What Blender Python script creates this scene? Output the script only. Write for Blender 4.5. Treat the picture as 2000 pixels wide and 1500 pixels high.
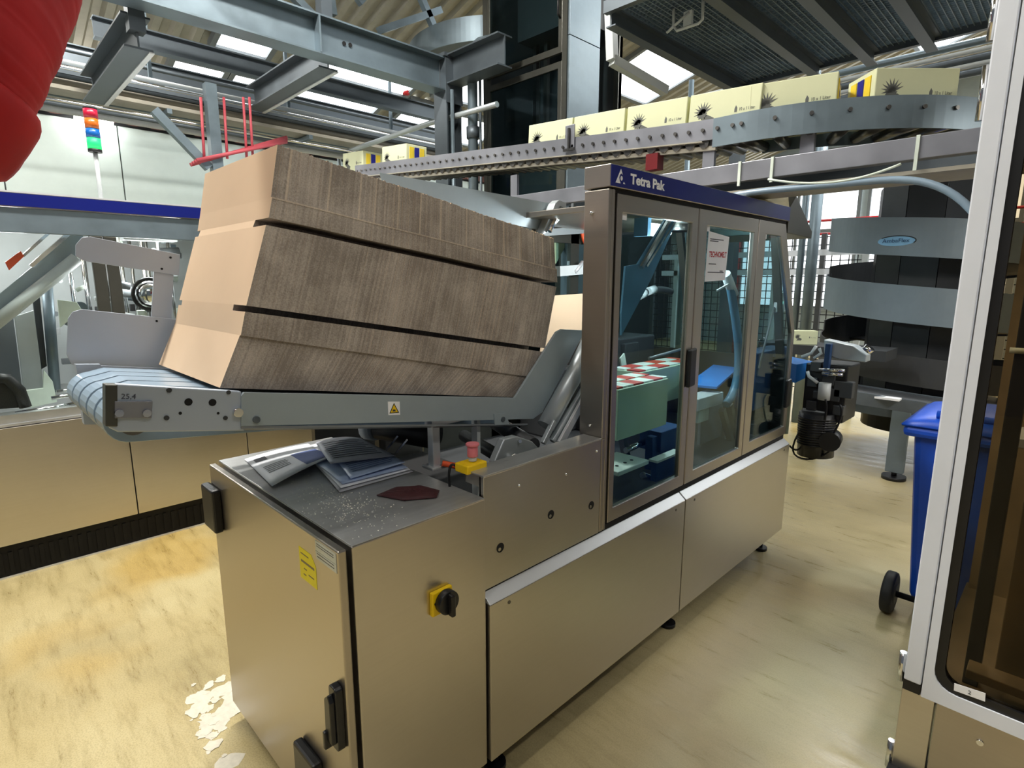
import bpy, bmesh, math, random
from mathutils import Vector, Matrix
random.seed(7)
sc = bpy.context.scene
COL = sc.collection
for o in list(bpy.data.objects): bpy.data.objects.remove(o)

# ---------------------------------------------------------------- camera
FPX = 1105.0                                   # focal length in pixels of the 2000 px wide frame
PITCH = math.atan(202 / FPX)
YAW = math.atan(1130 / (FPX / math.cos(PITCH)))   # angle between view direction and the machine's long axis (Y)
EYE = Vector((0, 0, 1.65))
FWH = Vector((-math.sin(YAW), math.cos(YAW), 0)); RT = Vector((math.cos(YAW), math.sin(YAW), 0)); ZUP = Vector((0, 0, 1))
FW = FWH * math.cos(PITCH) - ZUP * math.sin(PITCH)
UPV = FWH * math.sin(PITCH) + ZUP * math.cos(PITCH)
cam = bpy.data.cameras.new('camera'); cam.sensor_width = 36; cam.lens = FPX / 2000 * 36; cam.clip_start = .02; cam.clip_end = 200
camo = bpy.data.objects.new('camera', cam); COL.objects.link(camo)
mw = Matrix((RT, UPV, -FW)).transposed().to_4x4(); mw.translation = EYE; camo.matrix_world = mw
sc.camera = camo
# ---------------------------------------------------------------- world, exposure
w = bpy.data.worlds.new('world'); sc.world = w; w.use_nodes = True
bg = w.node_tree.nodes['Background']; bg.inputs[0].default_value = (.80, .88, 1.0, 1); bg.inputs[1].default_value = .11
vs = sc.view_settings; vs.view_transform = 'Standard'; vs.look = 'None'; vs.gamma = 1; vs.use_curve_mapping = False; vs.exposure = 0.30
# strip lights added out of view to light the hall: (x, y, z, length, watts, along_y); built as fixtures further down
ADDED_LIGHTS = [(-2.9, -0.9, 5.0, 1.6, 92, 1), (-3.0, 1.2, 5.0, 1.6, 168, 1), (-6.3, 0.6, 4.3, 1.6, 80, 1),
              (-0.4, -1.6, 5.0, 1.6, 34, 1), (1.9, 1.2, 5.0, 1.6, 30, 1), (-6.0, 5.5, 5.4, 1.6, 90, 1), (-1.2, 7.6, 5.2, 1.6, 90, 1), (.95, 3.7, 2.55, 1.2, 34, 1)]  # the last one, under the walkway, is added to brighten the spiral

# ---------------------------------------------------------------- helpers
def ray(px, py): return FW * FPX + RT * (px - 1000) - UPV * (py - 750)
def hx(px, py, X): d = ray(px, py); return EYE + d * ((X - EYE.x) / d.x)
def hy(px, py, Y): d = ray(px, py); return EYE + d * ((Y - EYE.y) / d.y)
def hz(px, py, Z): d = ray(px, py); return EYE + d * ((Z - EYE.z) / d.z)
def V(*a): return Vector(a)

ORG = {}
class G:
    def __init__(s): s.v = []; s.f = []; s.m = []; s.sm = []; s.p = []
    def mark(s): s.p.append((len(s.v), len(s.f)))
    def add(s, vs, fs, m=0, smooth=False):
        o = len(s.v); s.v += [Vector(v) for v in vs]
        for f in fs: s.f.append([i + o for i in f]); s.m.append(m); s.sm.append(smooth)
        return s
    def prism(s, pts, vec, m=0, mside=None):
        s.mark()
        pts = [Vector(p) for p in pts]; vec = Vector(vec); n = len(pts)
        s.add(pts + [p + vec for p in pts], [list(range(n))[::-1], list(range(n, 2 * n))], m)
        o = len(s.v) - 2 * n
        for i in range(n):
            j = (i + 1) % n; s.f.append([o + i, o + j, o + n + j, o + n + i]); s.m.append(m if mside is None else mside); s.sm.append(False)
        return s
    def box(s, x0, x1, y0, y1, z0, z1, m=0):
        return s.prism([(x0, y0, z0), (x1, y0, z0), (x1, y1, z0), (x0, y1, z0)], (0, 0, z1 - z0), m)
    def xp(s, yz, x0, x1, m=0): return s.prism([(x0, y, z) for y, z in yz], (x1 - x0, 0, 0), m)
    def yp(s, xz, y0, y1, m=0): return s.prism([(x, y0, z) for x, z in xz], (0, y1 - y0, 0), m)
    def zp(s, xy, z0, z1, m=0): return s.prism([(x, y, z0) for x, y in xy], (0, 0, z1 - z0), m)
    def bar(s, p0, p1, w, h, m=0, up=(0, 0, 1)):
        p0 = Vector(p0); p1 = Vector(p1); d = (p1 - p0).normalized(); up = Vector(up)
        a = d.cross(up)
        if a.length < 1e-4: a = d.cross(Vector((1, 0, 0)))
        a.normalize(); b = a.cross(d).normalized()
        c = [p0 + a * (sx * w / 2) + b * (sy * h / 2) for sx, sy in ((-1, -1), (1, -1), (1, 1), (-1, 1))]
        return s.prism(c, p1 - p0, m)
    def cyl(s, p0, p1, r, n=14, m=0, r1=None, smooth=True): return s.tube([p0, p1], [r, r if r1 is None else r1], n, m, smooth)
    def tube(s, path, r, n=10, m=0, smooth=True, caps=True):
        s.mark(); path = [Vector(p) for p in path]; k = len(path)
        rs = r if isinstance(r, (list, tuple)) else [r] * k
        d0 = (path[1] - path[0]).normalized(); up = Vector((0, 0, 1)) if abs(d0.z) < .9 else Vector((1, 0, 0))
        a = d0.cross(up).normalized(); vs = []
        for i in range(k):
            d = (path[min(i + 1, k - 1)] - path[max(i - 1, 0)]).normalized()
            a = (a - d * a.dot(d)).normalized(); b = d.cross(a)
            vs += [path[i] + (a * math.cos(t) + b * math.sin(t)) * rs[i] for t in [2 * math.pi * q / n for q in range(n)]]
        fs = [[i * n + q, i * n + (q + 1) % n, (i + 1) * n + (q + 1) % n, (i + 1) * n + q] for i in range(k - 1) for q in range(n)]
        s.add(vs, fs, m, smooth)
        if caps:
            o = len(s.v) - len(vs); s.f += [[o + q for q in range(n)][::-1], [o + (k - 1) * n + q for q in range(n)]]; s.m += [m, m]; s.sm += [False, False]
        return s
    def ring(s, outer, inner, vec, m=0):
        s.mark()
        n = len(outer); vec = Vector(vec); o3 = [Vector(p) for p in outer]; i3 = [Vector(p) for p in inner]
        vs = o3 + i3 + [p + vec for p in o3] + [p + vec for p in i3]; fs = []
        for i in range(n):
            j = (i + 1) % n
            fs += [[i, j, n + j, n + i], [2 * n + i, 3 * n + i, 3 * n + j, 2 * n + j], [i, 2 * n + i, 2 * n + j, j], [n + i, n + j, 3 * n + j, 3 * n + i]]
        return s.add(vs, fs, m)
    def xring(s, o, i, x0, x1, m=0): return s.ring([(x0, y, z) for y, z in o], [(x0, y, z) for y, z in i], (x1 - x0, 0, 0), m)
    def yring(s, o, i, y0, y1, m=0): return s.ring([(x, y0, z) for x, z in o], [(x, y0, z) for x, z in i], (0, y1 - y0, 0), m)
    def grid(s, fn, nu, nv, m=0, smooth=True):
        s.mark()
        vs = [fn(i / nu, j / nv) for i in range(nu + 1) for j in range(nv + 1)]
        return s.add(vs, [[i * (nv + 1) + j, i * (nv + 1) + j + 1, (i + 1) * (nv + 1) + j + 1, (i + 1) * (nv + 1) + j] for i in range(nu) for j in range(nv)], m, smooth)
    def sphere(s, c, r, n=12, m=0, sq=(1, 1, 1)):
        c = Vector(c)
        return s.grid(lambda u, v: c + Vector((r * sq[0] * math.sin(math.pi * u) * math.cos(2 * math.pi * v), r * sq[1] * math.sin(math.pi * u) * math.sin(2 * math.pi * v), r * sq[2] * math.cos(math.pi * u))), n // 2, n, m)
    def each(s, name, mats, parent=None, **kw):
        """one object for each primitive"""
        ends = s.p[1:] + [(len(s.v), len(s.f))]
        for (v0, f0), (v1, f1) in zip(s.p, ends):
            h = G(); h.v = s.v[v0:v1]; h.f = [[i - v0 for i in f] for f in s.f[f0:f1]]; h.m = s.m[f0:f1]; h.sm = s.sm[f0:f1]; o = h.build(name, mats, parent, **kw)
        return o
    def build(s, name, mats, parent=None, bev=0, solid=0, fixn=True):
        me = bpy.data.meshes.new(name)
        org = ORG.get(parent, Vector((0, 0, 0))) if parent else Vector((0, 0, 0))
        me.from_pydata([tuple(v - org) for v in s.v], [], s.f)
        if not isinstance(mats, (list, tuple)): mats = [mats]
        for m in mats: me.materials.append(MAT[m])
        me.polygons.foreach_set('material_index', s.m); me.polygons.foreach_set('use_smooth', s.sm)
        if fixn:
            bm = bmesh.new(); bm.from_mesh(me); bmesh.ops.recalc_face_normals(bm, faces=bm.faces); bm.to_mesh(me); bm.free()
        me.update()
        o = bpy.data.objects.new(name, me); COL.objects.link(o)
        if parent: o.parent = parent
        ORG[o] = org
        if solid: md = o.modifiers.new('thick', 'SOLIDIFY'); md.thickness = solid; md.offset = 0
        if bev: md = o.modifiers.new('bevel', 'BEVEL'); md.width = bev; md.segments = 2; md.limit_method = 'ANGLE'; md.angle_limit = .7
        return o
def tag(o, label, cat, group=None):
    o['label'] = label; o['category'] = cat
    if group: o['group'] = group
    return o
def thing(name, label, cat, loc=(0, 0, 0), group=None):
    o = bpy.data.objects.new(name, None); COL.objects.link(o); o.empty_display_size = .1; o.location = loc; ORG[o] = Vector(loc)
    return tag(o, label, cat, group)
def struct(o): o['kind'] = 'structure'; return o
def copy_tree(o, parent=None):
    c = o.copy(); COL.objects.link(c); c.parent = parent; ORG[c] = ORG.get(o, Vector())
    for ch in [x for x in bpy.data.objects if x.parent == o]: copy_tree(ch, c)
    return c
def text(name, body, size, mat, parent, origin, xdir, ydir, depth=.0006, sx=1.0, bold=0, align='LEFT'):
    cu = bpy.data.curves.new(name, 'FONT'); cu.body = body; cu.size = size; cu.extrude = depth; cu.resolution_u = 3; cu.align_x = align; cu.offset = bold
    t = bpy.data.objects.new(name + '_tmp', cu); COL.objects.link(t)
    bpy.context.view_layer.update()
    me = bpy.data.meshes.new_from_object(t.evaluated_get(bpy.context.evaluated_depsgraph_get())); bpy.data.objects.remove(t)
    xd = Vector(xdir).normalized(); yd = Vector(ydir).normalized(); zd = xd.cross(yd)
    org = ORG.get(parent, Vector((0, 0, 0)))
    for v in me.vertices: v.co = Vector(origin) + xd * v.co.x * sx + yd * v.co.y + zd * v.co.z - org
    me.materials.clear(); me.materials.append(MAT[mat])
    o = bpy.data.objects.new(name, me); COL.objects.link(o); o.parent = parent; ORG[o] = org
    return o
def rrect(x0, x1, z0, z1, r, n=5):
    pts = []
    for cx, cz, a0 in ((x1 - r, z0 + r, -90), (x1 - r, z1 - r, 0), (x0 + r, z1 - r, 90), (x0 + r, z0 + r, 180)):
        for k in range(n + 1): a = math.radians(a0 + 90 * k / n); pts.append((cx + r * math.cos(a), cz + r * math.sin(a)))
    return pts
def poly(g, pts, m=0): return g.add(pts, [list(range(len(pts)))], m)

# ---------------------------------------------------------------- materials
MAT = {}
def srgb(h):
    c = [int(h[i:i + 2], 16) / 255 for i in (0, 2, 4)]
    return tuple(((x / 12.92) if x <= .04045 else ((x + .055) / 1.055) ** 2.4) for x in c) + (1,)
def newmat(name):
    m = bpy.data.materials.new(name); m.use_nodes = True; MAT[name] = m
    nt = m.node_tree; return m, nt, nt.nodes['Principled BSDF']
def node(nt, t, **kw):
    n = nt.nodes.new(t)
    for k, v in kw.items():
        if k in n.inputs: n.inputs[k].default_value = v
        else: setattr(n, k, v)
    return n
def ramp(nt, stops):
    r = nt.nodes.new('ShaderNodeValToRGB'); e = r.color_ramp.elements
    while len(e) < len(stops): e.new(.5)
    for x, (p, c) in zip(e, stops): x.position = p; x.color = c if len(c) == 4 else tuple(c) + (1,)
    return r
def coords(nt, scale=(1, 1, 1), rot=(0, 0, 0), kind='Object'):
    tc = nt.nodes.new('ShaderNodeTexCoord'); mp = nt.nodes.new('ShaderNodeMapping'); mp.inputs['Scale'].default_value = scale; mp.inputs['Rotation'].default_value = rot
    nt.links.new(tc.outputs[kind], mp.inputs[0]); return mp
def plain(name, hexc, rough=.5, metal=0, spec=.5, var=.12, scale=6, bump=0):
    m, nt, b = newmat(name); c = srgb(hexc)
    mp = coords(nt); nz = node(nt, 'ShaderNodeTexNoise', Scale=scale, Detail=4.0, Roughness=.6); nt.links.new(mp.outputs[0], nz.inputs['Vector'])
    lo = tuple(x * (1 - var) for x in c[:3]) + (1,); hi = tuple(min(1, x * (1 + var)) for x in c[:3]) + (1,)
    r = ramp(nt, [(.3, lo), (.7, hi)]); nt.links.new(nz.outputs['Fac'], r.inputs[0]); nt.links.new(r.outputs[0], b.inputs['Base Color'])
    b.inputs['Roughness'].default_value = rough; b.inputs['Metallic'].default_value = metal; b.inputs['Specular IOR Level'].default_value = spec
    if bump:
        bp = node(nt, 'ShaderNodeBump', Strength=bump, Distance=.004); nt.links.new(nz.outputs['Fac'], bp.inputs['Height']); nt.links.new(bp.outputs[0], b.inputs['Normal'])
    return m
def steel(name, hexc, rough=.32, streak=(3, 3, 160), metal=1.0, dirt=.10, rvar=.10):
    """brushed sheet: fine streaks along one direction, soft smudges in roughness"""
    m, nt, b = newmat(name); c = srgb(hexc)
    mp = coords(nt, streak); nz = node(nt, 'ShaderNodeTexNoise', Scale=1.0, Detail=3.0); nt.links.new(mp.outputs[0], nz.inputs['Vector'])
    mp2 = coords(nt); n2 = node(nt, 'ShaderNodeTexNoise', Scale=2.6, Detail=5.0, Roughness=.62); nt.links.new(mp2.outputs[0], n2.inputs['Vector'])
    ad = node(nt, 'ShaderNodeMath', operation='MULTIPLY_ADD'); nt.links.new(nz.outputs['Fac'], ad.inputs[0]); ad.inputs[1].default_value = .5
    nt.links.new(n2.outputs['Fac'], ad.inputs[2])
    lo = tuple(x * (1 - dirt) for x in c[:3]) + (1,); hi = tuple(min(1, x * (1 + dirt)) for x in c[:3]) + (1,)
    r = ramp(nt, [(.45, lo), (1.0, hi)]); nt.links.new(ad.outputs[0], r.inputs[0]); nt.links.new(r.outputs[0], b.inputs['Base Color'])
    mr = node(nt, 'ShaderNodeMapRange'); mr.inputs['From Min'].default_value = .4; mr.inputs['From Max'].default_value = 1.1
    mr.inputs['To Min'].default_value = rough - rvar; mr.inputs['To Max'].default_value = rough + rvar
    nt.links.new(ad.outputs[0], mr.inputs[0]); nt.links.new(mr.outputs[0], b.inputs['Roughness'])
    b.inputs['Metallic'].default_value = metal
    return m
def emit(name, col, strength):
    m, nt, b = newmat(name); b.inputs['Base Color'].default_value = tuple(col) + (1,); b.inputs['Emission Color'].default_value = tuple(col) + (1,); b.inputs['Emission Strength'].default_value = strength
def glass(name, tint, gloss=.09, rough=.02):
    """thin sheet: tinted see-through plus a mirror share growing at grazing angles"""
    m, nt, b = newmat(name); nt.nodes.remove(b); out = nt.nodes['Material Output']
    tr = node(nt, 'ShaderNodeBsdfTransparent'); tr.inputs[0].default_value = tuple(tint) + (1,)
    gl = node(nt, 'ShaderNodeBsdfGlossy'); gl.inputs['Roughness'].default_value = rough; gl.inputs[0].default_value = (.5, .56, .6, 1)
    lw = nt.nodes.new('ShaderNodeLayerWeight'); lw.inputs[0].default_value = .5
    pw = node(nt, 'ShaderNodeMath', operation='POWER'); nt.links.new(lw.outputs['Facing'], pw.inputs[0]); pw.inputs[1].default_value = 5.0
    fr = node(nt, 'ShaderNodeMath', operation='MULTIPLY_ADD'); nt.links.new(pw.outputs[0], fr.inputs[0]); fr.inputs[1].default_value = .8; fr.inputs[2].default_value = .02
    mx = nt.nodes.new('ShaderNodeMixShader'); nt.links.new(fr.outputs[0], mx.inputs[0]); nt.links.new(tr.outputs[0], mx.inputs[1]); nt.links.new(gl.outputs[0], mx.inputs[2]); nt.links.new(mx.outputs[0], out.inputs[0])

steel('steel_side', 'c6c1b9', .33, (4, 4, 120), dirt=.04, rvar=.035)
steel('steel_door', 'b4ada4', .35, (4, 4, 120), dirt=.04, rvar=.035)
steel('steel_top', 'bcbdbc', .34, (60, 6, 6), metal=.7, dirt=.22, rvar=.10)
steel('steel_bright', 'd8dadc', .36, (3, 3, 3), metal=.45, dirt=.04, rvar=.04)
steel('steel_dark', '6f6d6a', .35, (8, 8, 60))
steel('galv', '74828a', .46, (5, 5, 9), metal=.6, dirt=.22)
steel('galv_dark', '5d656b', .5, (5, 5, 9), metal=.6, dirt=.2)
steel('rail_steel', '8b8d94', .42, (9, 9, 9), metal=.7, dirt=.16)
steel('chrome', 'e0e0e0', .12, (4, 4, 4), dirt=.03, rvar=.05)
plain('alu', 'b4bcbf', .38, .55, var=.06)
plain('alu_plate', 'aeb8c4', .42, .3, var=.05, scale=3)
plain('guide_grey', '9fabb0', .45, .25, var=.05)
plain('white_paint', 'dfe3ea', .42, 0, var=.03)
plain('light_grey', 'c3c8c8', .5, 0, var=.05)
plain('mid_grey', '7c8184', .5, .2, var=.08)
plain('dark_grey', '3b3d3f', .5, .2, var=.1)
plain('frame_dark', '55554f', .38, .7, var=.08)
plain('black', '0e0e10', .45, 0, var=.2)
plain('black_plastic', '17181a', .38, 0, var=.25, scale=40)
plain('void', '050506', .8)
plain('blue_band', '00126c', .35, 0, var=.03)
plain('bin_blue', '1450c8', .42, 0, var=.10)
plain('belt_blue', '2f86dc', .5)
plain('part_blue', '24446e', .45, .1)
plain('part_blue_pale', '4f7a92', .42, .1)
plain('spiral_grey', '76848e', .48, .15, var=.06)
plain('kraft', 'e2c5a4', .75, 0, var=.035, scale=3)
plain('red', 'a81a1c', .5, 0, var=.12)
plain('red_fabric', '9c0f0f', .7, 0, spec=.25, var=.16, scale=7, bump=.6)
plain('red_dark', '6a1016', .4)
plain('red_pipe', 'c0505a', .5)
plain('yellow', 'f2c800', .45, 0, var=.04)
plain('sticker_yellow', 'f4e400', .5, 0, var=.03)
plain('orange', 'e0562a', .5)
plain('estop_pink', 'd9777f', .35)
plain('paper', 'eceef4', .6, 0, var=.04)
plain('paper_grey', 'b4b5bd', .5, 0, var=.15, scale=12)
plain('paper_blue', 'a9bbdc', .4, 0, var=.12, scale=14)
plain('print_dark', '3a3c48', .6)
plain('print_blue', '5a6bA0', .6)
plain('print_red', 'b02030', .6)
plain('carton', 'd6d9b2', .6, 0, var=.03)
plain('carton_green', 'bdd3b4', .55, 0, var=.05)
plain('carton_print', '5f615c', .6)
plain('indigo', '1d1f8a', .5)
plain('cap_yellow', 'f0d23a', .5)
plain('cap_red', 'c2472e', .5)
plain('cap_white', 'dfeadd', .5)
plain('wall_white', 'cfdcd8', .6, 0, var=.03)
plain('wall_far', '9aa29f', .7, 0, var=.06)
plain('rust_band', '6d4a44', .7)
plain('roof_sheet', 'a9a496', .55, .3, var=.10)
plain('maroon', '3c1418', .7, 0, var=.2, scale=60, bump=.4)
plain('cloth_beige', 'cfc6a6', .85, 0, var=.08)
plain('rubber', '1b1c1e', .6)
plain('belt_clear', '8ea3b5', .25, 0, var=.08)
plain('patch_pale', 'dcd5c2', .5, 0, var=.1, scale=40)
plain('dust', 'd8d6cc', .8)
plain('oval_blue', '7fb2d8', .5)
plain('white_print', 'f4f4f6', .5)
plain('tan_box', '857558', .6, 0, var=.2)
plain('red_lens', 'c01c3c', .3); plain('amber_lens', 'd06a20', .3); plain('blue_lens', '1260b0', .3)
emit('green_lens', (.01, .85, .12), 1.3)
emit('skylight', (.92, .97, 1.0), 4.0)
emit('window_glow', (.90, .95, 1.0), 1.6)
emit('lamp_glow', (1.0, .98, .92), 9.0)
emit('lamp_small', (1.0, .99, .95), 14.0)
emit('screen', (.45, .95, .80), 1.0)
glass('glass_dark', (.66, .76, .78))
glass('glass_clear', (.93, .96, .955))
glass('glass_brown', (.60, .53, .42))

def mat_edge(name, a, b_):
    """corrugated board edges: each blank a shade of its own, fine flutes"""
    m, nt, b = newmat(name)
    mp = coords(nt, (1, 1, 1)); wv = node(nt, 'ShaderNodeTexNoise', Scale=260.0, Detail=2.0); nt.links.new(mp.outputs[0], wv.inputs['Vector'])
    nz = node(nt, 'ShaderNodeTexNoise', Scale=9.0, Detail=4.0); nt.links.new(mp.outputs[0], nz.inputs['Vector'])
    oi = nt.nodes.new('ShaderNodeObjectInfo')
    a1 = node(nt, 'ShaderNodeMath', operation='MULTIPLY_ADD'); nt.links.new(wv.outputs['Fac'], a1.inputs[0]); a1.inputs[1].default_value = .7
    a2 = node(nt, 'ShaderNodeMath', operation='MULTIPLY_ADD'); nt.links.new(oi.outputs['Random'], a2.inputs[0]); a2.inputs[1].default_value = .18; nt.links.new(nz.outputs['Fac'], a2.inputs[2])
    nt.links.new(a2.outputs[0], a1.inputs[2])
    mr = node(nt, 'ShaderNodeMapRange'); mr.inputs['From Min'].default_value = .75; mr.inputs['From Max'].default_value = 1.35; nt.links.new(a1.outputs[0], mr.inputs[0])
    r = ramp(nt, [(0, srgb(a)), (1, srgb(b_))]); nt.links.new(mr.outputs[0], r.inputs[0]); nt.links.new(r.outputs[0], b.inputs['Base Color']); b.inputs['Roughness'].default_value = .85; b.inputs['Specular IOR Level'].default_value = .1
mat_edge('edge', '90867d', 'cdc2b6'); mat_edge('edge_light', 'b5a797', 'e0d2c0')

def mat_floor():
    m, nt, b = newmat('floor_coat')
    mp = coords(nt)
    n1 = node(nt, 'ShaderNodeTexNoise', Scale=1.1, Detail=6.0, Roughness=.6); nt.links.new(mp.outputs[0], n1.inputs['Vector'])
    base = ramp(nt, [(.30, srgb('a49569')), (.5, srgb('bfae7e')), (.72, srgb('cdbf92'))]); nt.links.new(n1.outputs['Fac'], base.inputs[0])
    # drag marks
    mp2 = coords(nt, (1.2, 7, 1), (0, 0, .5)); n2 = node(nt, 'ShaderNodeTexNoise', Scale=2.2, Detail=7.0, Roughness=.7); nt.links.new(mp2.outputs[0], n2.inputs['Vector'])
    st = ramp(nt, [(.36, (.72, .69, .62, 1)), (.52, (1, 1, 1, 1))]); nt.links.new(n2.outputs['Fac'], st.inputs[0])
    mx = node(nt, 'ShaderNodeMixRGB', blend_type='MULTIPLY'); mx.inputs[0].default_value = .75; nt.links.new(base.outputs[0], mx.inputs[1]); nt.links.new(st.outputs[0], mx.inputs[2])
    # speckle
    n3 = node(nt, 'ShaderNodeTexNoise', Scale=170.0, Detail=2.0); nt.links.new(mp.outputs[0], n3.inputs['Vector'])
    sp = ramp(nt, [(.38, (.80, .79, .76, 1)), (.55, (1, 1, 1, 1))]); nt.links.new(n3.outputs['Fac'], sp.inputs[0])
    mx2 = node(nt, 'ShaderNodeMixRGB', blend_type='MULTIPLY'); mx2.inputs[0].default_value = .8; nt.links.new(mx.outputs[0], mx2.inputs[1]); nt.links.new(sp.outputs[0], mx2.inputs[2])
    # ochre stains
    n4 = node(nt, 'ShaderNodeTexNoise', Scale=.8, Detail=3.0); mp4 = coords(nt); mp4.inputs['Location'].default_value = (3.1, 7.7, 0); nt.links.new(mp4.outputs[0], n4.inputs['Vector'])
    oc = ramp(nt, [(.56, (0, 0, 0, 1)), (.66, (1, 1, 1, 1))]); nt.links.new(n4.outputs['Fac'], oc.inputs[0])
    mx3 = node(nt, 'ShaderNodeMixRGB', blend_type='MULTIPLY'); nt.links.new(oc.outputs[0], mx3.inputs[0]); nt.links.new(mx2.outputs[0], mx3.inputs[1]); mx3.inputs[2].default_value = (.95, .82, .55, 1)
    # greyer tone right of the machine: the shade there put into the colour
    sx = node(nt, 'ShaderNodeSeparateXYZ'); tc = nt.nodes.new('ShaderNodeTexCoord'); nt.links.new(tc.outputs['Object'], sx.inputs[0])
    mr = node(nt, 'ShaderNodeMapRange'); mr.inputs['From Min'].default_value = -1.6; mr.inputs['From Max'].default_value = -.9; nt.links.new(sx.outputs[0], mr.inputs[0])
    n5 = node(nt, 'ShaderNodeMath', operation='MULTIPLY'); nt.links.new(mr.outputs[0], n5.inputs[0]); nt.links.new(n1.outputs['Fac'], n5.inputs[1])
    mx4 = node(nt, 'ShaderNodeMixRGB', blend_type='MIX'); nt.links.new(n5.outputs[0], mx4.inputs[0]); nt.links.new(mx3.outputs[0], mx4.inputs[1]); mx4.inputs[2].default_value = srgb('b9ab88')
    nt.links.new(mx4.outputs[0], b.inputs['Base Color'])
    rr = ramp(nt, [(.3, (.22, .22, .22, 1)), (.7, (.5, .5, .5, 1))]); nt.links.new(n2.outputs['Fac'], rr.inputs[0]); nt.links.new(rr.outputs[0], b.inputs['Roughness'])
    bp = node(nt, 'ShaderNodeBump', Strength=.12, Distance=.003); nt.links.new(n3.outputs['Fac'], bp.inputs['Height']); nt.links.new(bp.outputs[0], b.inputs['Normal'])
mat_floor()
# ================================================================ the hall
g = G(); g.box(-9.2, 5, -5, 16, -.06, 0); struct(g.build('floor', 'floor_coat'))
g = G(); rp = random.Random(5); c0 = hz(430, 1415, 0)  # small pale flakes laid over the floor coating
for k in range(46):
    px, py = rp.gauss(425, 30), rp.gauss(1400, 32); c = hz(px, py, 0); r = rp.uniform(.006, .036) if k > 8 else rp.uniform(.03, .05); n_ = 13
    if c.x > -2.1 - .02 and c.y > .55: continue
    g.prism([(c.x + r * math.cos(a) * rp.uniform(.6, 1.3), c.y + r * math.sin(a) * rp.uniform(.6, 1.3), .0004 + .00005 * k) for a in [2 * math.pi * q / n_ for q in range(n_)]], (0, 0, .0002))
o = g.build('pale_patches', 'patch_pale'); tag(o, 'pale patches on the yellow floor coating left of the cabinet', 'floor mark'); o['kind'] = 'stuff'
# left wall: steel-faced panels with recessed joints, brown corrugated strip above
g = G(); g.box(-9.0, -8.62, -5, 16, 0, 3.55); wl = struct(g.build('wall_left', 'dark_grey'))
for i in range(14):
    y0 = -4.95 + i * 1.12; gg = G(); gg.box(-8.62, -8.59, y0, y0 + 1.105, 0.05, 3.5); gg.build('wall_panel', 'wall_white', wl)
g = G()
prof = []
for i in range(160):
    y = -4 + i * .125; d = 0 if i % 2 else .06
    prof += [(y, d), (y + .08, d)]
g.add([(-8.55 + d, y, z) for y, d in prof for z in (3.52, 3.78)], [[2 * i, 2 * i + 1, 2 * i + 3, 2 * i + 2] for i in range(len(prof) - 1)])
struct(g.build('trim_1', 'rust_band'))
# back wall with bright window strip
g = G(); g.box(-9, 5, 15.0, 15.2, 0, 6.5); struct(g.build('wall_back', 'wall_far'))
for k, (x0, x1) in enumerate(((-6.5, -3.9), (-3.7, -1.1), (-.9, 1.7))):
    g = G(); g.box(x0, x1, 14.95, 14.99, 1.0, 4.6); wn = struct(g.build('window_%d' % (k + 1), 'window_glow'))
    for z in (1.0, 2.8, 4.6): gg = G(); gg.box(x0 - .04, x1 + .04, 14.88, 14.96, z - .04, z + .04); gg.build('window_bar', 'mid_grey', wn)
    for x in (x0, (x0 + x1) / 2, x1): gg = G(); gg.box(x - .03, x + .03, 14.89, 14.955, 1.0, 4.6); gg.build('window_bar', 'mid_grey', wn)
# corrugated roof rising from the left wall
def roofz(x): return 3.85 + (x + 8.8) * .30
g = G(); prof = []
for i in range(90):
    y = -2 + i * .2; prof += [(y, 0), (y + .07, 0), (y + .1, -.05), (y + .17, -.05)]
XS = (-9, -1.5, 5)
zs = (roofz(-9), roofz(-1.5), roofz(-1.5) - .6)
g.add([(x, y, z + d) for y, d in prof for x, z in zip(XS, zs)], [[3 * i + a, 3 * i + a + 1, 3 * i + a + 4, 3 * i + a + 3] for i in range(len(prof) - 1) for a in (0, 1)])
struct(g.build('ceiling', 'roof_sheet'))
n = 4
for (x0, x1, y0, y1) in [(-8.15, -7.6, 2.2, 2.72), (-8.15, -7.6, 2.85, 3.35), (-8.0, -7.5, 3.5, 4.8), (-7.2, -6.75, 2.5, 3.05), (-7.2, -6.7, 3.5, 5.0), (-8.0, -7.3, 5.2, 7.0), (-7.0, -6.2, 5.4, 7.0), (-5.8, -4.6, 7.6, 9.0), (-7.6, -6.4, 8, 9.4),
                        (-4.6, -3.4, 4.8, 5.7), (-4.4, -3.2, 6.3, 7.6), (-2.6, -1.6, 5.6, 9.0), (-1.0, 0.2, 5.6, 9.0), (.8, 2.2, 5.2, 9.0), (2.7, 4.4, 5.2, 9.0), (-2.6, -1.6, 9.6, 13), (-1.0, .2, 9.6, 13), (.8, 2.2, 9.6, 13), (2.7, 4.4, 9.6, 13)]:
    g = G(); zz = lambda x: (roofz(x) if x < -1.5 else roofz(-1.5) - (x + 1.5) * .0923) - .09
    g.prism([(x0, y0, zz(x0)), (x1, y0, zz(x1)), (x1, y1, zz(x1)), (x0, y1, zz(x0))], (0, 0, .03))
    wn = struct(g.build('window_%d' % n, 'skylight')); n += 1
    gg = G(); o_ = [(x0 - .06, y0 - .06), (x1 + .06, y0 - .06), (x1 + .06, y1 + .06), (x0 - .06, y1 + .06)]; i_ = [(x0, y0), (x1, y0), (x1, y1), (x0, y1)]
    gg.ring([(x, y, zz(x) - .03) for x, y in o_], [(x, y, zz(x) - .03) for x, y in i_], (0, 0, .08)); gg.build('window_frame', 'mid_grey', wn)
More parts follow.
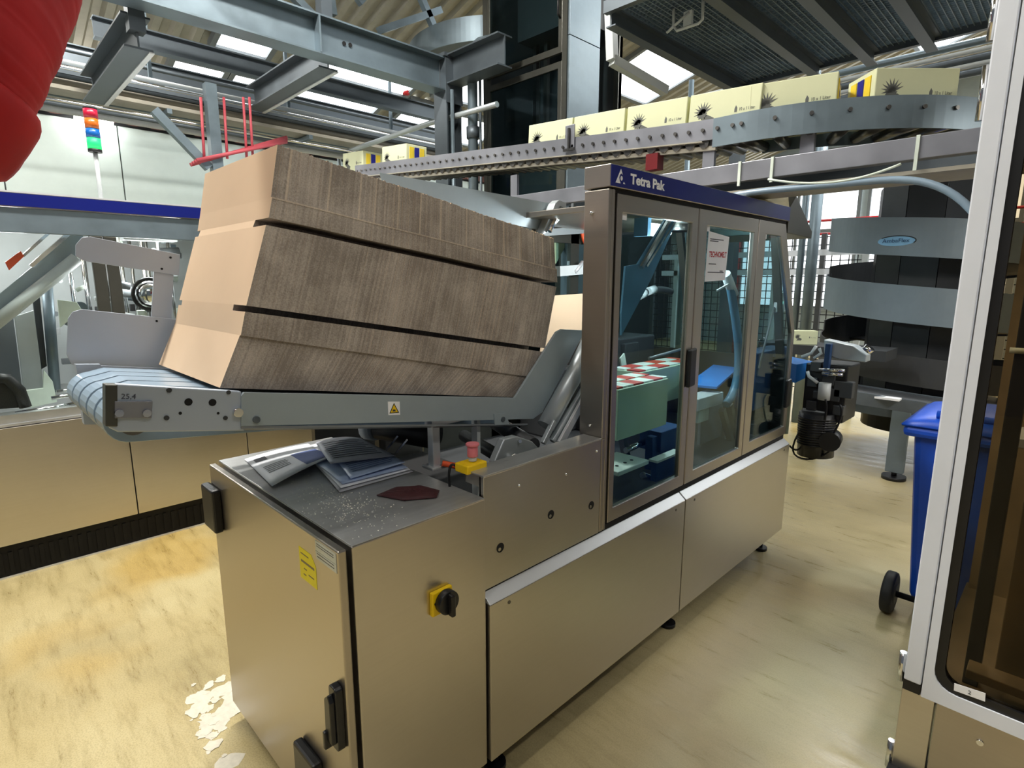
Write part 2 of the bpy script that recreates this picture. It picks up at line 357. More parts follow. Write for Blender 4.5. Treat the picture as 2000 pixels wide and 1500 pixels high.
# added strip lights, none of them in view
WHERE = ['over the aisle behind the photographer', 'over the aisle above the cardboard stack', 'over the far side of the left machine', 'above the photographer', 'over the right-hand walkway', 'deep in the hall near the left wall', 'far back above the spiral conveyor', 'under the grating walkway beyond the right machine']
for k, (x, y, z, L, W, ay) in enumerate(ADDED_LIGHTS):
    t = thing('added_strip_light', 'added unseen strip light ' + WHERE[k], 'light', (x, y, z), 'added strip lights')
    a, b_ = ((.13, L / 2) if ay else (L / 2, .13))
    g = G(); g.box(x - a, x + a, y - b_, y + b_, z, z + .07); g.build('housing', 'white_paint', t, bev=.01)
    g = G(); g.box(x - a * .9, x + a * .9, y - b_ * .97, y + b_ * .97, z - .015, z); g.build('diffuser', 'lamp_glow', t)
    g = G()
    for s in (-.35, .35):
        xx, yy = (x, y + L * s) if ay else (x + L * s, y); g.cyl((xx, yy, z + .07), (xx, yy, z + .6), .008, 8)
    g.each('hanger', 'steel_dark', t)
    ld = bpy.data.lights.new('added_strip_lamp', 'AREA'); ld.shape = 'RECTANGLE'; ld.size = .26 if ay else L; ld.size_y = L if ay else .26; ld.energy = W; ld.color = (1.0, .965, .90)
    lo = bpy.data.objects.new('added_strip_lamp', ld); COL.objects.link(lo); lo.parent = t; lo.location = (0, 0, -.03)

# ================================================================ electrical cabinet
XC0, XC1, YC0, YC1, ZC0, ZC1 = -2.097, -1.164, .617, 1.046, .13, 1.023
t = thing('electrical_cabinet', 'brushed steel electrical cabinet with rotary switch and papers on top', 'cabinet', (-1.63, .83, 0))
CAB = t
g = G(); g.box(XC0, XC1, YC0, YC1, ZC0, ZC1); g.build('body', ['steel_side'], t, bev=.003)
g = G(); g.box(XC0 + .004, XC1 - .001, YC0 + .001, YC1, ZC1, ZC1 + .002); g.build('top_plate', 'steel_top', t, bev=.001)
g = G(); g.box(XC0 + .03, XC1 - .03, YC0 - .012, YC0, ZC0 + .02, ZC1 - .02); g.build('door_seal', 'black', t)
g = G(); g.box(XC0 + .012, XC1 - .004, .583, YC0 - .012, .085, 1.020)
dr = g.build('door', 'steel_door', t, bev=.004)
def latch(x0, x1, z0, z1):
    g = G(); g.prism([(x0, .583, z0), (x1, .583, z0), (x1, .583, z1), (x0, .583, z1)], (0, -.03, 0))
    h = g.build('hinge', 'black_plastic', dr, bev=.008)
    gg = G()
    for zz in (z0 + .03, (z0 + z1) / 2, z1 - .03):
        for xx in (x0 + .025, x1 - .02): gg.cyl((xx, .553, zz), (xx, .5515, zz), .004, 8)
    return h
latch(-2.10, -1.985, .80, .955); latch(-1.46, -1.33, .20, .34)
g = G(); g.yp(rrect(-1.222, -1.184, .475, .655, .012), .583, .562); g.build('handle_base', 'black_plastic', dr, bev=.003)
g = G(); g.yp([(-1.226, .50), (-1.19, .50), (-1.19, .62), (-1.2, .64), (-1.222, .62)], .563, .548); g.yp(rrect(-1.226, -1.212, .478, .53, .006), .563, .54); g.build('handle', 'black_plastic', dr, bev=.004)
g = G(); g.yp([(-1.385, .961), (-1.385, .873), (-1.291, .873), (-1.291, .935), (-1.315, .961)], .583, .5822); st = g.build('sticker', 'sticker_yellow', dr); st['label'] = 'yellow inspection sticker with clipped corner'
g = G()
for z, a, b_ in ((.945, -1.375, -1.33), (.925, -1.375, -1.30), (.922, -1.375, -1.30), (.905, -1.36, -1.345), (.895, -1.335, -1.305), (.888, -1.365, -1.35)): g.yp([(a, z), (b_, z), (b_, z + .003), (a, z + .003)], .5822, .5818)
g.build('sticker_print', 'tan_box', st)['kind'] = 'stuff'
g = G(); g.yp([(-1.285, .985), (-1.178, .985), (-1.178, 1.012), (-1.285, 1.012)], .583, .582); g.yp([(-1.285, .962), (-1.178, .962), (-1.178, .984), (-1.285, .984)], .583, .582); lb = g.build('type_label', 'alu', dr)
g = G()
for z in (1.004, .998, .978, .970): g.yp([(-1.278, z), (-1.19, z), (-1.19, z + .0015), (-1.278, z + .0015)], .582, .5816)
g.build('label_print', 'print_dark', lb)['kind'] = 'stuff'
# rotary main switch
g = G(); g.box(-1.164, -1.150, .838, .908, .742, .812); sw = g.build('switch_plate', 'yellow', t, bev=.003)
g = G(); g.cyl((-1.15, .88, .778), (-1.128, .88, .778), .034, 28); g.build('switch_collar', 'black_plastic', sw, bev=.002)
g = G(); g.box(-1.128, -1.108, .873, .887, .744, .808); g.build('switch_knob', 'black', sw, bev=.004)
g = G(); g.cyl((-1.15, .848, .78), (-1.1485, .848, .78), .004, 8); g.build('switch_hole', 'black', sw)
g = G()
for x in (XC0 + .08, XC1 - .08):
    for y in (YC0 + .07, YC1 - .07): g.cyl((x, y, 0), (x, y, .02), .03, 14); g.cyl((x, y, .02), (x, y, ZC0), .012, 10)
g.each('foot', 'black', t)

# ================================================================ case packer (the machine with the blue band)
XL, XU = -1.152, -1.178
t = thing('case_packer', 'long brushed steel packing machine with glazed doors and blue lettered band', 'machine', (-1.7, 2.3, 0)); PK = t
# lower panels with sloping bright ledge
for k, (y0, y1) in enumerate(((1.053, 2.238), (2.246, 3.50))):
    g = G(); g.box(XL - .03, XL, y0, y1, .138, .684); p = g.build('lower_panel', 'steel_side', t, bev=.002)
    g = G(); g.yp([(XL, .684), (XU - .008, .712), (XU - .03, .712), (XU - .03, .684)], y0, y1); g.build('ledge', 'steel_bright', p, bev=.002)
    g = G()
    for yy in (y0 + .08, y1 - .08): g.cyl((XL, yy, .662), (XL + .0015, yy, .662), .006, 10)
    g.each('panel_lock', 'steel_dark', p)
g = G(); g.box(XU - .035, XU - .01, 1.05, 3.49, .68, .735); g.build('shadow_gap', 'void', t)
# inner base body that closes the lower part
g = G(); g.box(-2.35, XL - .032, 1.06, 3.48, .15, .70); g.build('base_body', 'dark_grey', t)
g = G()
for y in (1.15, 2.3, 3.42):
    for x in (-1.24, -2.25): g.cyl((x, y, 0), (x, y, .018), .038, 16); g.cyl((x, y, .018), (x, y, .15), .012, 10)
g.each('levelling_foot', 'black', t)
# short upper panel beside the cabinet with top rim
g = G(); g.box(XU - .02, XU, 1.053, 1.628, .722, 1.083); up = g.build('short_panel', 'steel_side', t, bev=.002)
g = G(); g.box(XU - .082, XU + .001, 1.053, 1.628, 1.083, 1.088); g.box(XU - .082, XU - .078, 1.053, 1.628, 1.05, 1.083); g.build('rim', 'steel_top', up, bev=.001)
g = G(); g.yp([(XU - .082, 1.05), (XU - .02, 1.05), (XU - .02, .98), (XU - .012, .98), (XU - .012, 1.083), (XU - .082, 1.083)], 1.053, 1.056); g.build('rim_end', 'steel_side', up)
for y, z in ((1.12, .84), (1.355, .877), (1.578, .845)):
    g = G(); g.cyl((XU, y, z), (XU + .001, y, z), .0155, 18); g.cyl((XU + .001, y - .004, z - .004), (XU + .0018, y - .004, z - .004), .006, 10, 1); g.build('service_hole', ['void', 'chrome'], up)
g = G()
for y, z in ((1.20, 1.02), (1.43, 1.0), (1.60, 1.045)): g.sphere((XU + .001, y, z), .005, 8)
g.each('panel_screw', 'chrome', up)
# corner pillar and open near end
g = G(); g.box(XU - .105, XU, 1.632, 1.652, 1.083, 1.955); g.box(XU - .02, XU, 1.652, 1.668, .722, 1.955); g.box(XU - .02, XU, 1.632, 1.652, .722, 1.083); pl = g.build('pillar', 'steel_door', t, bev=.003)
g = G(); g.sphere((XU - .07, 1.628, 1.88), .007, 8); g.sphere((XU - .055, 1.628, 1.125), .006, 8); g.each('pillar_screw', 'chrome', pl)
# hood with blue band
g = G(); g.box(XU - .105, XU + .006, 1.628, 3.245, 1.960, 2.034); g.box(-2.36, XU - .105, 2.15, 3.245, 1.962, 1.99); hood = g.build('hood', ['steel_door'], t, bev=.003)
g = G(); g.box(XU + .006, XU + .009, 1.631, 3.243, 1.963, 2.031); bd = g.build('blue_band', 'blue_band', hood); bd['label'] = 'dark blue band with white lettering'
xb = XU + .0092
text('band_lettering', 'Tetra Pak', .046, 'white_print', bd, (xb, 1.742, 1.982), (0, 1, 0), (0, 0, 1), .0005, 1.22, .0016)
# triangular emblem: white triangle with ringed dot and clipped corner
g = G()
def tri(pts, x): g.prism([(x, y, z) for y, z in pts], (.0006, 0, 0))
yc, zc = 1.683, 1.996
tri([(yc - .030, 1.975), (yc - .001, 2.022), (yc + .010, 2.004), (yc + .003, 2.008), (yc - .006, 2.003), (yc - .010, 1.993), (yc - .006, 1.982), (yc - .001, 1.975)], xb)
g.prism([(xb, yc + .004 + .0062 * math.cos(a), 1.992 + .0075 * math.sin(a)) for a in [k * math.pi / 8 for k in range(16)]], (.0006, 0, 0))
tri([(yc + .014, 1.975), (yc + .018, 1.982), (yc + .027, 1.975)], xb)
g.build('emblem', 'white_print', bd)
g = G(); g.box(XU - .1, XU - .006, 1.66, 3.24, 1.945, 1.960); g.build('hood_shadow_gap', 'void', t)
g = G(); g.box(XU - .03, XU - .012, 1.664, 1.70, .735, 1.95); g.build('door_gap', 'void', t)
# three glazed doors
def Q(px, py): p = hx(px, py, XU); return (p.y, p.z)
Z0, Z1 = .742, 1.944
endp = [(3.492, Z0), (3.492, 1.36), (3.225, Z1)]
doors = [([(1.682, Z0), (2.262, Z0), (2.262, Z1), (1.682, Z1)], [(1.715, .795), (2.214, .795), (2.214, 1.882), (1.715, 1.882)]),
         ([(2.270, Z0), (2.872, Z0), (2.872, Z1), (2.270, Z1)], [(2.345, .792), (2.832, .792), (2.832, 1.88), (2.345, 1.88)]),
         ([(2.880, Z0)] + endp + [(2.880, Z1)], [(2.962, .80), (3.455, .795), (3.455, 1.35), (3.165, 1.88), (2.972, 1.88)])]
labs = ['left glazed door', 'middle glazed door with taped notice', 'narrow glazed door with slanted edge']
DO = []
for k, (o, i) in enumerate(doors):
    g = G(); g.xring(o, i, XU - .024, XU); d = g.build('door', 'steel_door', t, bev=.003); d['label'] = labs[k]; DO.append(d)
    g = G(); g.xp(i, XU - .016, XU - .010); g.build('pane', 'glass_dark', d)
    y, z = min(a for a, b_ in i), max(b_ for a, b_ in i); g = G(); g.xp([(y + .0, z - .022), (y + .038, z - .022), (y + .038, z), (y, z)], XU - .010, XU - .0085); g.build('pane_tag', 'paper', d)
for d, y, z in ((DO[0], 2.252, 1.28), (DO[2], 3.44, 1.0)):
    g = G(); g.xp([(y - .028, z - .085), (y + .028, z - .08), (y + .028, z + .085), (y - .028, z + .08)], XU, XU + .02); g.build('handle', 'black_plastic', d, bev=.006)
# notice taped to the middle door
g = G(); g.xp([(2.365, 1.645), (2.56, 1.652), (2.575, 1.845), (2.375, 1.86)], XU - .009, XU - .0078); nt_ = g.build('notice', 'paper', DO[1]); nt_['label'] = 'white A4 notice with red heading'
text('notice_heading', 'TECHNOMELT', .033, 'print_red', nt_, (XU - .0077, 2.39, 1.752), (0, 1, .01), (0, 0, 1), .0003, .78, .001)
g = G()
for z, a, b_ in ((1.826, 2.39, 2.52), (1.818, 2.39, 2.47), (1.720, 2.39, 2.46), (1.684, 2.385, 2.54), (1.69, 2.50, 2.53)): g.xp([(a, z), (b_, z), (b_, z + .004), (a, z + .004)], XU - .0078, XU - .0074)
g.build('notice_print', 'print_dark', nt_)['kind'] = 'stuff'
g = G(); g.box(-2.36, XU - .03, 3.47, 3.492, .70, 1.20); g.build('far_end_panel', 'frame_dark', t)
g = G(); g.prism([(-2.36, 3.47, 1.20), (XU - .03, 3.47, 1.20), (XU - .03, 3.22, 1.945), (-2.36, 3.22, 1.945)], (0, .008, 0)); g.build('far_end_pane', 'glass_dark', t)
for x in (-2.36, -1.8, XU - .06): g = G(); g.bar((x, 3.47, 1.2), (x, 3.23, 1.945), .04, .03); g.build('far_end_bar', 'frame_dark', t)
# rear wall with dark panels and rear windows
g = G()
for y0, y1 in ((2.15, 2.30), (2.84, 2.92), (3.40, 3.48)): g.box(-2.36, -2.33, y0, y1, .70, 1.95)
g.box(-2.36, -2.33, 1.67, 3.48, .70, .95); g.box(-2.36, -2.33, 2.15, 3.24, 1.88, 1.95); g.build('rear_frame', 'frame_dark', t)
g = G(); g.box(-2.35, -2.34, 2.3, 3.40, .95, 1.88); g.build('rear_pane', 'glass_dark', t)
# exhaust hood at the far end
g = G(); a = hx(1546, 408, XU); b_ = hx(1546, 455, XU)
P = [(3.245, 2.03), (3.33, 2.10), (3.62, 1.93), (3.62, 1.89), (3.245, 1.90)]
g.xp(P, XU - .55, XU + .004); g.build('exhaust_hood', 'frame_dark', t, bev=.004)

# interior: base table, cartons' guides, hoses
g = G(); g.box(-2.33, -1.24, 1.68, 3.46, .71, .76); g.build('machine_table', 'dark_grey', t)
g = G(); g.box(-2.30, -2.08, 2.35, 2.8, .76, 1.15); g.build('gear_housing', 'dark_grey', t, bev=.01)
g = G(); g.box(-2.25, -1.98, 2.62, 3.3, .76, 1.30); g.build('gear_housing', 'dark_grey', t, bev=.01)
# pale blue blank chute running down towards the stack
c0 = hx(1215, 655, -1.50); c1 = hx(1325, 415, -1.50)
g = G(); g.prism([hx(1214, 655, -1.5), hx(1214, 612, -1.5), hx(1222, 520, -1.5), hx(1246, 516, -1.5), hx(1302, 424, -1.5), hx(1325, 424, -1.5), hx(1272, 545, -1.5)], (-.01, 0, 0)); ch = g.build('feed_plate', 'part_blue_pale', t)
g = G(); g.bar(hx(1252, 522, -1.49), hx(1310, 424, -1.49), .02, .02); g.bar(hx(1262, 520, -1.49), hx(1318, 432, -1.49), .012, .012); g.each('feed_rod', 'chrome', ch)
def hose(pts, r, name, mat, parent): g = G(); g.tube(pts, r, 12); return g.build(name, mat, parent)
def bez(ps, n=14):
    out = []
    for k in range(n + 1):
        u = k / n; q = [Vector(p) for p in ps]
        while len(q) > 1: q = [q[i].lerp(q[i + 1], u) for i in range(len(q) - 1)]
        out.append(q[0])
    return out
h = hose(bez([hx(1424, 545, -1.31), hx(1440, 640, -1.31), hx(1458, 740, -1.30), hx(1418, 790, -1.30)]), .022, 'hose', 'part_blue_pale', t)
g = G(); a = hx(1417, 535, -1.31); b_ = hx(1433, 575, -1.31); g.cyl(a, b_, .025, 14); g.bar(hx(1400, 568, -1.30), hx(1428, 552, -1.30), .008, .008); g.each('hose_sleeve', 'light_grey', h)
h = hose(bez([hx(1245, 580, -1.9), hx(1265, 565, -1.9), hx(1290, 562, -1.9), hx(1310, 570, -1.9)]), .022, 'hose', 'dark_grey', t)
g = G(); g.cyl(hx(1248, 578, -1.885), hx(1259, 573, -1.885), .025, 12); g.cyl(hx(1266, 569, -1.885), hx(1278, 565, -1.885), .025, 12); g.each('hose_sleeve', 'light_grey', h)
# lower mechanism behind left pane
def yslab(px0, py0, px1, py1, X, dx, mat, name, bev=.004):
    a = hx(px0, py0, X); b_ = hx(px1, py1, X); g = G(); g.box(X - dx, X, min(a.y, b_.y), max(a.y, b_.y), min(a.z, b_.z), max(a.z, b_.z)); return g.build(name, mat, t, bev=bev)
yslab(1283, 905, 1325, 945, -1.26, .03, 'part_blue', 'guide_block'); 
g = G(); p = hx(1284, 903, -1.255); g.box(-1.30, -1.255, p.y, p.y + .22, p.z - .005, p.z + .005); g.build('guide_cap', 'cap_white', t)
a = hx(1200, 920, -1.27); g = G(); g.box(-1.42, -1.25, a.y, a.y + .23, a.z - .02, a.z); fb = g.build('fixture_block', 'cap_white', t, bev=.004)
g = G()
for dy in (.06, .12, .17): g.cyl((-1.30, a.y + dy, a.z), (-1.30, a.y + dy, a.z + .002), .008, 10)
g.each('fixture_hole', 'black', fb)
g = G(); g.cyl(hx(1255, 928, -1.33), hx(1285, 940, -1.33), .016, 12); g.cyl(hx(1222, 880, -1.42), hx(1262, 862, -1.42), .014, 12); g.cyl(hx(1360, 790, -1.45), hx(1410, 800, -1.45), .012, 10); g.each('shaft', 'chrome', t)
yslab(1275, 855, 1300, 960, -1.36, .04, 'part_blue', 'upright_bracket'); yslab(1292, 845, 1332, 868, -1.34, .12, 'part_blue', 'cross_guide'); yslab(1295, 880, 1330, 900, -1.40, .1, 'part_blue', 'cross_guide')
yslab(1365, 780, 1412, 788, -1.33, .10, 'light_grey', 'guide_cap'); yslab(1372, 790, 1408, 870, -1.40, .02, 'mid_grey', 'guide_plate')
yslab(1366, 785, 1384, 820, -1.36, .02, 'cap_white', 'sensor_block')
g = G(); g.sphere(hx(1412, 882, -1.32), .03, 12, sq=(1, 1.5, .8)); g.cyl(hx(1418, 855, -1.35), hx(1436, 848, -1.35), .012, 10); g.build('valve', 'light_grey', t)
yslab(1221, 672, 1245, 740, -1.95, .06, 'dark_grey', 'sensor_post'); g = G(); g.prism([hx(1212, 700, -1.9), hx(1220, 690, -1.9), hx(1226, 725, -1.9), hx(1220, 745, -1.9)], (-.01, 0, 0)); g.build('mirror_plate', 'cap_white', t)
yslab(1480, 690, 1532, 780, -1.28, .12, 'part_blue', 'glue_unit', .01); yslab(1520, 572, 1540, 608, -1.235, .02, 'light_grey', 'control_box')
g = G(); p = hx(1529, 590, -1.23); g.box(-1.235, -1.232, p.y - .015, p.y + .02, p.z - .012, p.z + .003); g.build('display', 'screen', t)
g = G(); g.cyl(hx(1482, 720, -1.25), hx(1512, 600, -1.25), .006, 8); g.cyl(hx(1268, 700, -1.6), hx(1330, 682, -1.6), .008, 8); g.each('rod', 'mid_grey', t)
yslab(1476, 830, 1525, 862, -1.27, .06, 'dark_grey', 'guide_table'); 
g = G()
for x0, y0, x1, y1, X in ((1410, 800, 1430, 870, -1.32), (1425, 790, 1440, 860, -1.33), (1345, 830, 1375, 800, -1.4), (1380, 880, 1420, 850, -1.4), (1215, 850, 1240, 985, -1.45), (1300, 760, 1330, 780, -2.0), (1210, 945, 1260, 965, -1.4), (1470, 770, 1500, 776, -1.4)): g.bar(hx(x0, y0, X), hx(x1, y1, X), .03, .03)
g.each('linkage', 'steel_dark', t)
g = G(); g.bar(hx(1370, 755, -1.42), hx(1432, 705, -1.62), .16, .012); g.build('discharge_belt', 'belt_blue', t)
# lit work lamp under the hood
a, b_ = hx(1258, 446, -1.62), hx(1302, 452, -1.62); g = G(); g.tube([a - V(0, .02, 0), a, b_, b_ + V(0, .02, 0)], [.02, .032, .032, .02], 16); wk = g.build('inner_lamp', 'lamp_small', t)
g = G(); g.box(-1.66, -1.58, a.y - .03, a.y, a.z - .04, a.z + .05); g.bar((-1.62, a.y - .015, a.z), (-1.62, a.y - .015, 1.97), .02, .02); g.build('lamp_socket', 'part_blue_pale', wk)
ld = bpy.data.lights.new('inner_light', 'POINT'); ld.energy = 20; ld.shadow_soft_size = .05; ld.color = (.9, .97, 1); lo = bpy.data.objects.new('inner_light', ld); COL.objects.link(lo); lo.parent = t; lo.location = (a + b_) / 2 + V(.06, .03, -.08) - ORG[t]
# lamp bell and small fittings hanging under the hood
g = G(); p = hx(1325, 445, -1.7); g.tube([p + V(0, 0, .12), p + V(0, 0, .06), p + V(0, 0, .02), p - V(0, 0, .02)], [.025, .05, .07, .085], 18, caps=False); g.build('lamp_bell', 'steel_dark', t, solid=.003)
# emergency stop on a yellow box by the rim
g = G(); p = V(-1.262, 1.045, 1.09); g.box(p.x - .032, p.x + .028, p.y - .005, p.y + .075, p.z - .012, p.z + .016); es = g.build('stop_box', 'yellow', t, bev=.004); es['label'] = 'yellow emergency stop box'
c = V(-1.262, 1.085, 1.108); g = G(); g.cyl(c, c + V(0, 0, .014), .013, 16, 1); g.cyl(c + V(0, 0, .014), c + V(0, 0, .048), .0165, 20); g.cyl(c + V(0, 0, .048), c + V(0, 0, .056), .021, 20); g.build('stop_button', ['estop_pink', 'light_grey'], es, bev=.002)
g = G(); g.tube(bez([(-1.30, 1.05, 1.09), (-1.32, 1.03, 1.12), (-1.32, 1.03, 1.02), (-1.30, 1.04, .97)]), .004, 8); g.build('stop_cable', 'black', es)
# open bay between cabinet and pillar: dark drive parts
g = G(); g.box(-2.30, -1.27, 1.06, 1.62, .72, .80); g.build('bay_floor', 'void', t)
g = G(); g.box(-2.30, -2.27, 1.06, 1.62, .72, 1.15); g.build('bay_rear_panel', 'steel_dark', t)
g = G(); g.cyl((-1.85, 1.12, 1.10), (-1.62, 1.22, 1.09), .05, 16); g.cyl((-1.9, 1.10, 1.10), (-1.86, 1.115, 1.10), .055, 16, 1); g.build('drive_motor', ['black', 'light_grey'], t)
g = G(); g.cyl((-1.75, 1.55, 1.10), (-1.35, 1.45, 1.06), .03, 14); g.cyl((-1.8, 1.5, 1.0), (-1.3, 1.35, 1.0), .025, 14); g.each('drive_shaft', 'dark_grey', t)
g = G(); g.cyl((-1.46, 1.12, 1.045), (-1.40, 1.20, 1.02), .010, 10); g.build('lever', 'orange', t)
g = G(); a = hz(985, 870, 1.14); g.prism([hx(965, 905, -1.34), hx(985, 858, -1.34), hx(1010, 852, -1.34), hx(1040, 862, -1.34), hx(1055, 878, -1.34), hx(1030, 890, -1.34), hx(1005, 893, -1.34), hx(985, 912, -1.34)], (-.03, 0, 0)); br = g.build('bearing_bracket', 'alu', t, bev=.004)
g = G(); g.cyl(hx(1003, 896, -1.335), hx(1005, 893, -1.32), .012, 12); g.cyl(hx(1015, 862, -1.335), hx(1016, 862, -1.33), .006, 8); g.each('bracket_bolt', 'chrome', br)
g = G()
for x in (-1.72, -1.66): g.bar((x, 1.06, 1.04), (x + .03, 1.10, 1.10), .012, .006)
g.bar((-1.72, 1.06, 1.04), (-1.66, 1.06, 1.04), .012, .006); g.each('clip', 'chrome', t)
# ================================================================ blank magazine (sloping bed that holds the cardboard)
t = thing('blank_magazine', 'sloping grey magazine with side rail and belts carrying the cardboard stack', 'conveyor', (-1.7, 1.0, 1.02)); MG = t
XR = -1.42
def lerp(a, b, u): return a + (b - a) * u
# near side plate of the belt drive
g = G(); g.xp([(.235, 1.436), (.485, 1.385), (.485, 1.286), (.228, 1.332), (.212, 1.345)], XR - .02, XR); sp = g.build('drive_plate', 'alu_plate', t, bev=.003)
g = G(); g.xp([(.216, 1.437), (.237, 1.434), (.228, 1.345), (.207, 1.349)], XR - .03, XR + .004); g.build('end_block', 'frame_dark', sp, bev=.002)
def PX(px, py, X=XR): p = hx(px, py, X); return p.y, p.z
g = G(); g.xp([PX(223, 783), PX(297, 783), PX(295, 816), PX(223, 816)], XR, XR + .006); bp_ = g.build('bolt_plate', 'rail_steel', sp, bev=.001)
g = G()
for px, py in ((231, 806), (285, 806)): y, z = PX(px, py); g.cyl((XR + .006, y, z), (XR + .012, y, z), .0085, 8)
g.each('hex_bolt', 'chrome', bp_)
g = G()
for px, py, r in ((330, 762, .0055), (325, 816, .0055), (440, 816, .005), (446, 766, .005)): y, z = PX(px, py); g.cyl((XR, y, z), (XR + .003, y, z), r, 12)
g.each('socket_screw', 'dark_grey', sp)
g = G()
for px, py, r in ((368, 785, .0085), (415, 786, .0085), (352, 807, .0035), (426, 807, .003)): y, z = PX(px, py); g.cyl((XR, y, z), (XR + .001, y, z), r, 16)
g.each('plate_hole', 'void', sp)
text('plate_note', '25,4', .016, 'print_dark', sp, (XR + .0012, PX(223, 783)[0] + .012, PX(223, 783)[1] + .003), (0, 1, -.17), (0, .17, 1), .0002, 1.0)
g = G(); y, z = PX(463, 805); g.cyl((XR - .01, y, z), (XR + .012, y, z), .011, 14); g.build('roller_pin', 'chrome', sp)
# long side rail: vertical flange plus turned-in bottom flange, rising end
A = [PX(470, 832), PX(470, 773), PX(476, 766), PX(1004, 777), PX(1086, 648), PX(1096, 643), PX(1142, 645), PX(1058, 805), PX(1040, 818)]
g = G(); g.xp(A, XR - .006, XR + .004); rl = g.build('side_rail', 'guide_grey', t, bev=.001)
a, b_ = A[0], A[-1]
g = G(); g.prism([(XR + .004, a[0], a[1]), (XR + .004, b_[0] - .03, b_[1] - .012), (XR - .055, b_[0] - .03, b_[1] - .028), (XR - .055, a[0], a[1] - .016)], (0, 0, -.006)); g.build('rail_flange', 'mid_grey', rl)
g = G()
for px, py in ((499, 819),): y, z = PX(px, py); g.cyl((XR + .004, y, z), (XR + .009, y, z), .009, 12)
y, z = PX(979, 818); g.cyl((XR + .004, y, z), (XR + .012, y, z), .009, 12); g.each('rail_bolt', 'galv_dark', rl)
g = G(); g.xp([PX(962, 808), PX(985, 806), PX(992, 828), PX(964, 830)], XR + .004, XR + .008); g.build('rail_lug', 'guide_grey', rl)
# warning label
g = G(); y, z = PX(768, 797); s = .0205; g.xp([(y - s, z - s + .003), (y + s, z - s - .003), (y + s, z + s - .003), (y - s, z + s + .003)], XR + .004, XR + .0048); wl_ = g.build('warning_label', 'white_print', rl); wl_['label'] = 'white label with yellow warning triangle'
g = G(); g.prism([(XR + .0048, y - .017, z - .013), (XR + .0048, y + .017, z - .016), (XR + .0048, y, z + .0165)], (.0003, 0, 0)); g.build('triangle_border', 'black', wl_)
g = G(); g.prism([(XR + .0051, y - .0128, z - .0108), (XR + .0051, y + .0128, z - .0132), (XR + .0051, y, z + .0115)], (.0003, 0, 0)); g.build('triangle_field', 'yellow', wl_)
g = G(); g.prism([(XR + .0054, y - .006, z - .009), (XR + .0054, y + .005, z - .010), (XR + .0054, y + .003, z - .004), (XR + .0054, y - .005, z - .003)], (.0002, 0, 0)); g.build('triangle_symbol', 'print_dark', wl_)
# belts and rollers of the bed
def bedz(y): return 1.425 - (y - .25) * .1585 - .012
c = V(0, .262, 1.345); R_ = .052
for k in range(5):
    x0 = -1.47 - k * .103; g = G(); pr = []
    for q in range(13): a_ = math.radians(90 + 15 * q); pr.append((c.y + R_ * math.cos(a_), c.z + R_ * math.sin(a_)))
    outer = [(1.42, bedz(1.42))] + [(.30, bedz(.30))] + pr + [(.6, bedz(.6) - .1), (1.42, bedz(1.42) - .1)]
    g.xp(outer, x0 - .085, x0); g.build('belt', 'belt_clear', t, bev=.002)
g = G(); g.cyl((-1.985, c.y, c.z), (-1.44, c.y, c.z), .03, 18); g.build('belt_roller', 'steel_dark', t)
g = G(); g.xp([(.243, 1.415), (.30, 1.41), (.30, 1.23), (.243, 1.24)], -2.035, -2.0); g.xp([(.30, 1.405), (1.45, 1.22), (1.45, 1.12), (.30, 1.30)], -2.035, -2.015); g.build('far_bed_plate', 'alu_plate', t)
# far side guides
def FP(px, py): p = hx(px, py, -2.06); return p.y, p.z
g = G(); g.xp([FP(148, 478), FP(160, 464), FP(176, 462), FP(352, 497), FP(350, 538), FP(165, 510), FP(148, 500)], -2.066, -2.06); fg = g.build('upper_guide', 'alu_plate', t, bev=.001)
g = G(); g.xp([FP(133, 622), FP(142, 609), FP(160, 604), FP(360, 625), FP(350, 728), FP(165, 722), FP(140, 712), FP(130, 692)], -2.066, -2.06); g.build('lower_guide', 'alu_plate', t, bev=.001)
g = G(); g.xp([FP(302, 528), FP(340, 535), FP(336, 628), FP(297, 618)], -2.074, -2.066); g.build('guide_strut', 'alu_plate', t)
g = G()
for px, py in ((316, 525), (333, 503), (306, 627)): y, z = FP(px, py); g.cyl((-2.06, y, z), (-2.0585, y, z), .0035, 10)
g.each('guide_hole', 'void', t)
# long far guide rising behind the stack, its end clamp
g = G(); g.xp([FP(742, 337), FP(1086, 399), FP(1062, 450), FP(900, 420), FP(760, 400)], -2.066, -2.06); lg = g.build('long_guide', 'guide_grey', t)
p0 = hx(1092, 402, -2.0); p1 = hx(1064, 452, -2.0)
g = G(); g.xp([(p0.y - .03, p0.z + .01), (p0.y + .0, p0.z + .03), (p0.y + .06, p0.z + .02), (p0.y + .06, p0.z - .03), (p1.y + .04, p1.z), (p1.y - .02, p1.z - .02)], -2.05, -2.0); g.build('clamp', 'alu', lg, bev=.004)
g = G(); g.cyl((-1.985, p0.y, p0.z - .01), (-1.985, p1.y + .02, p1.z), .012, 12); g.build('clamp_rod', 'chrome', lg)
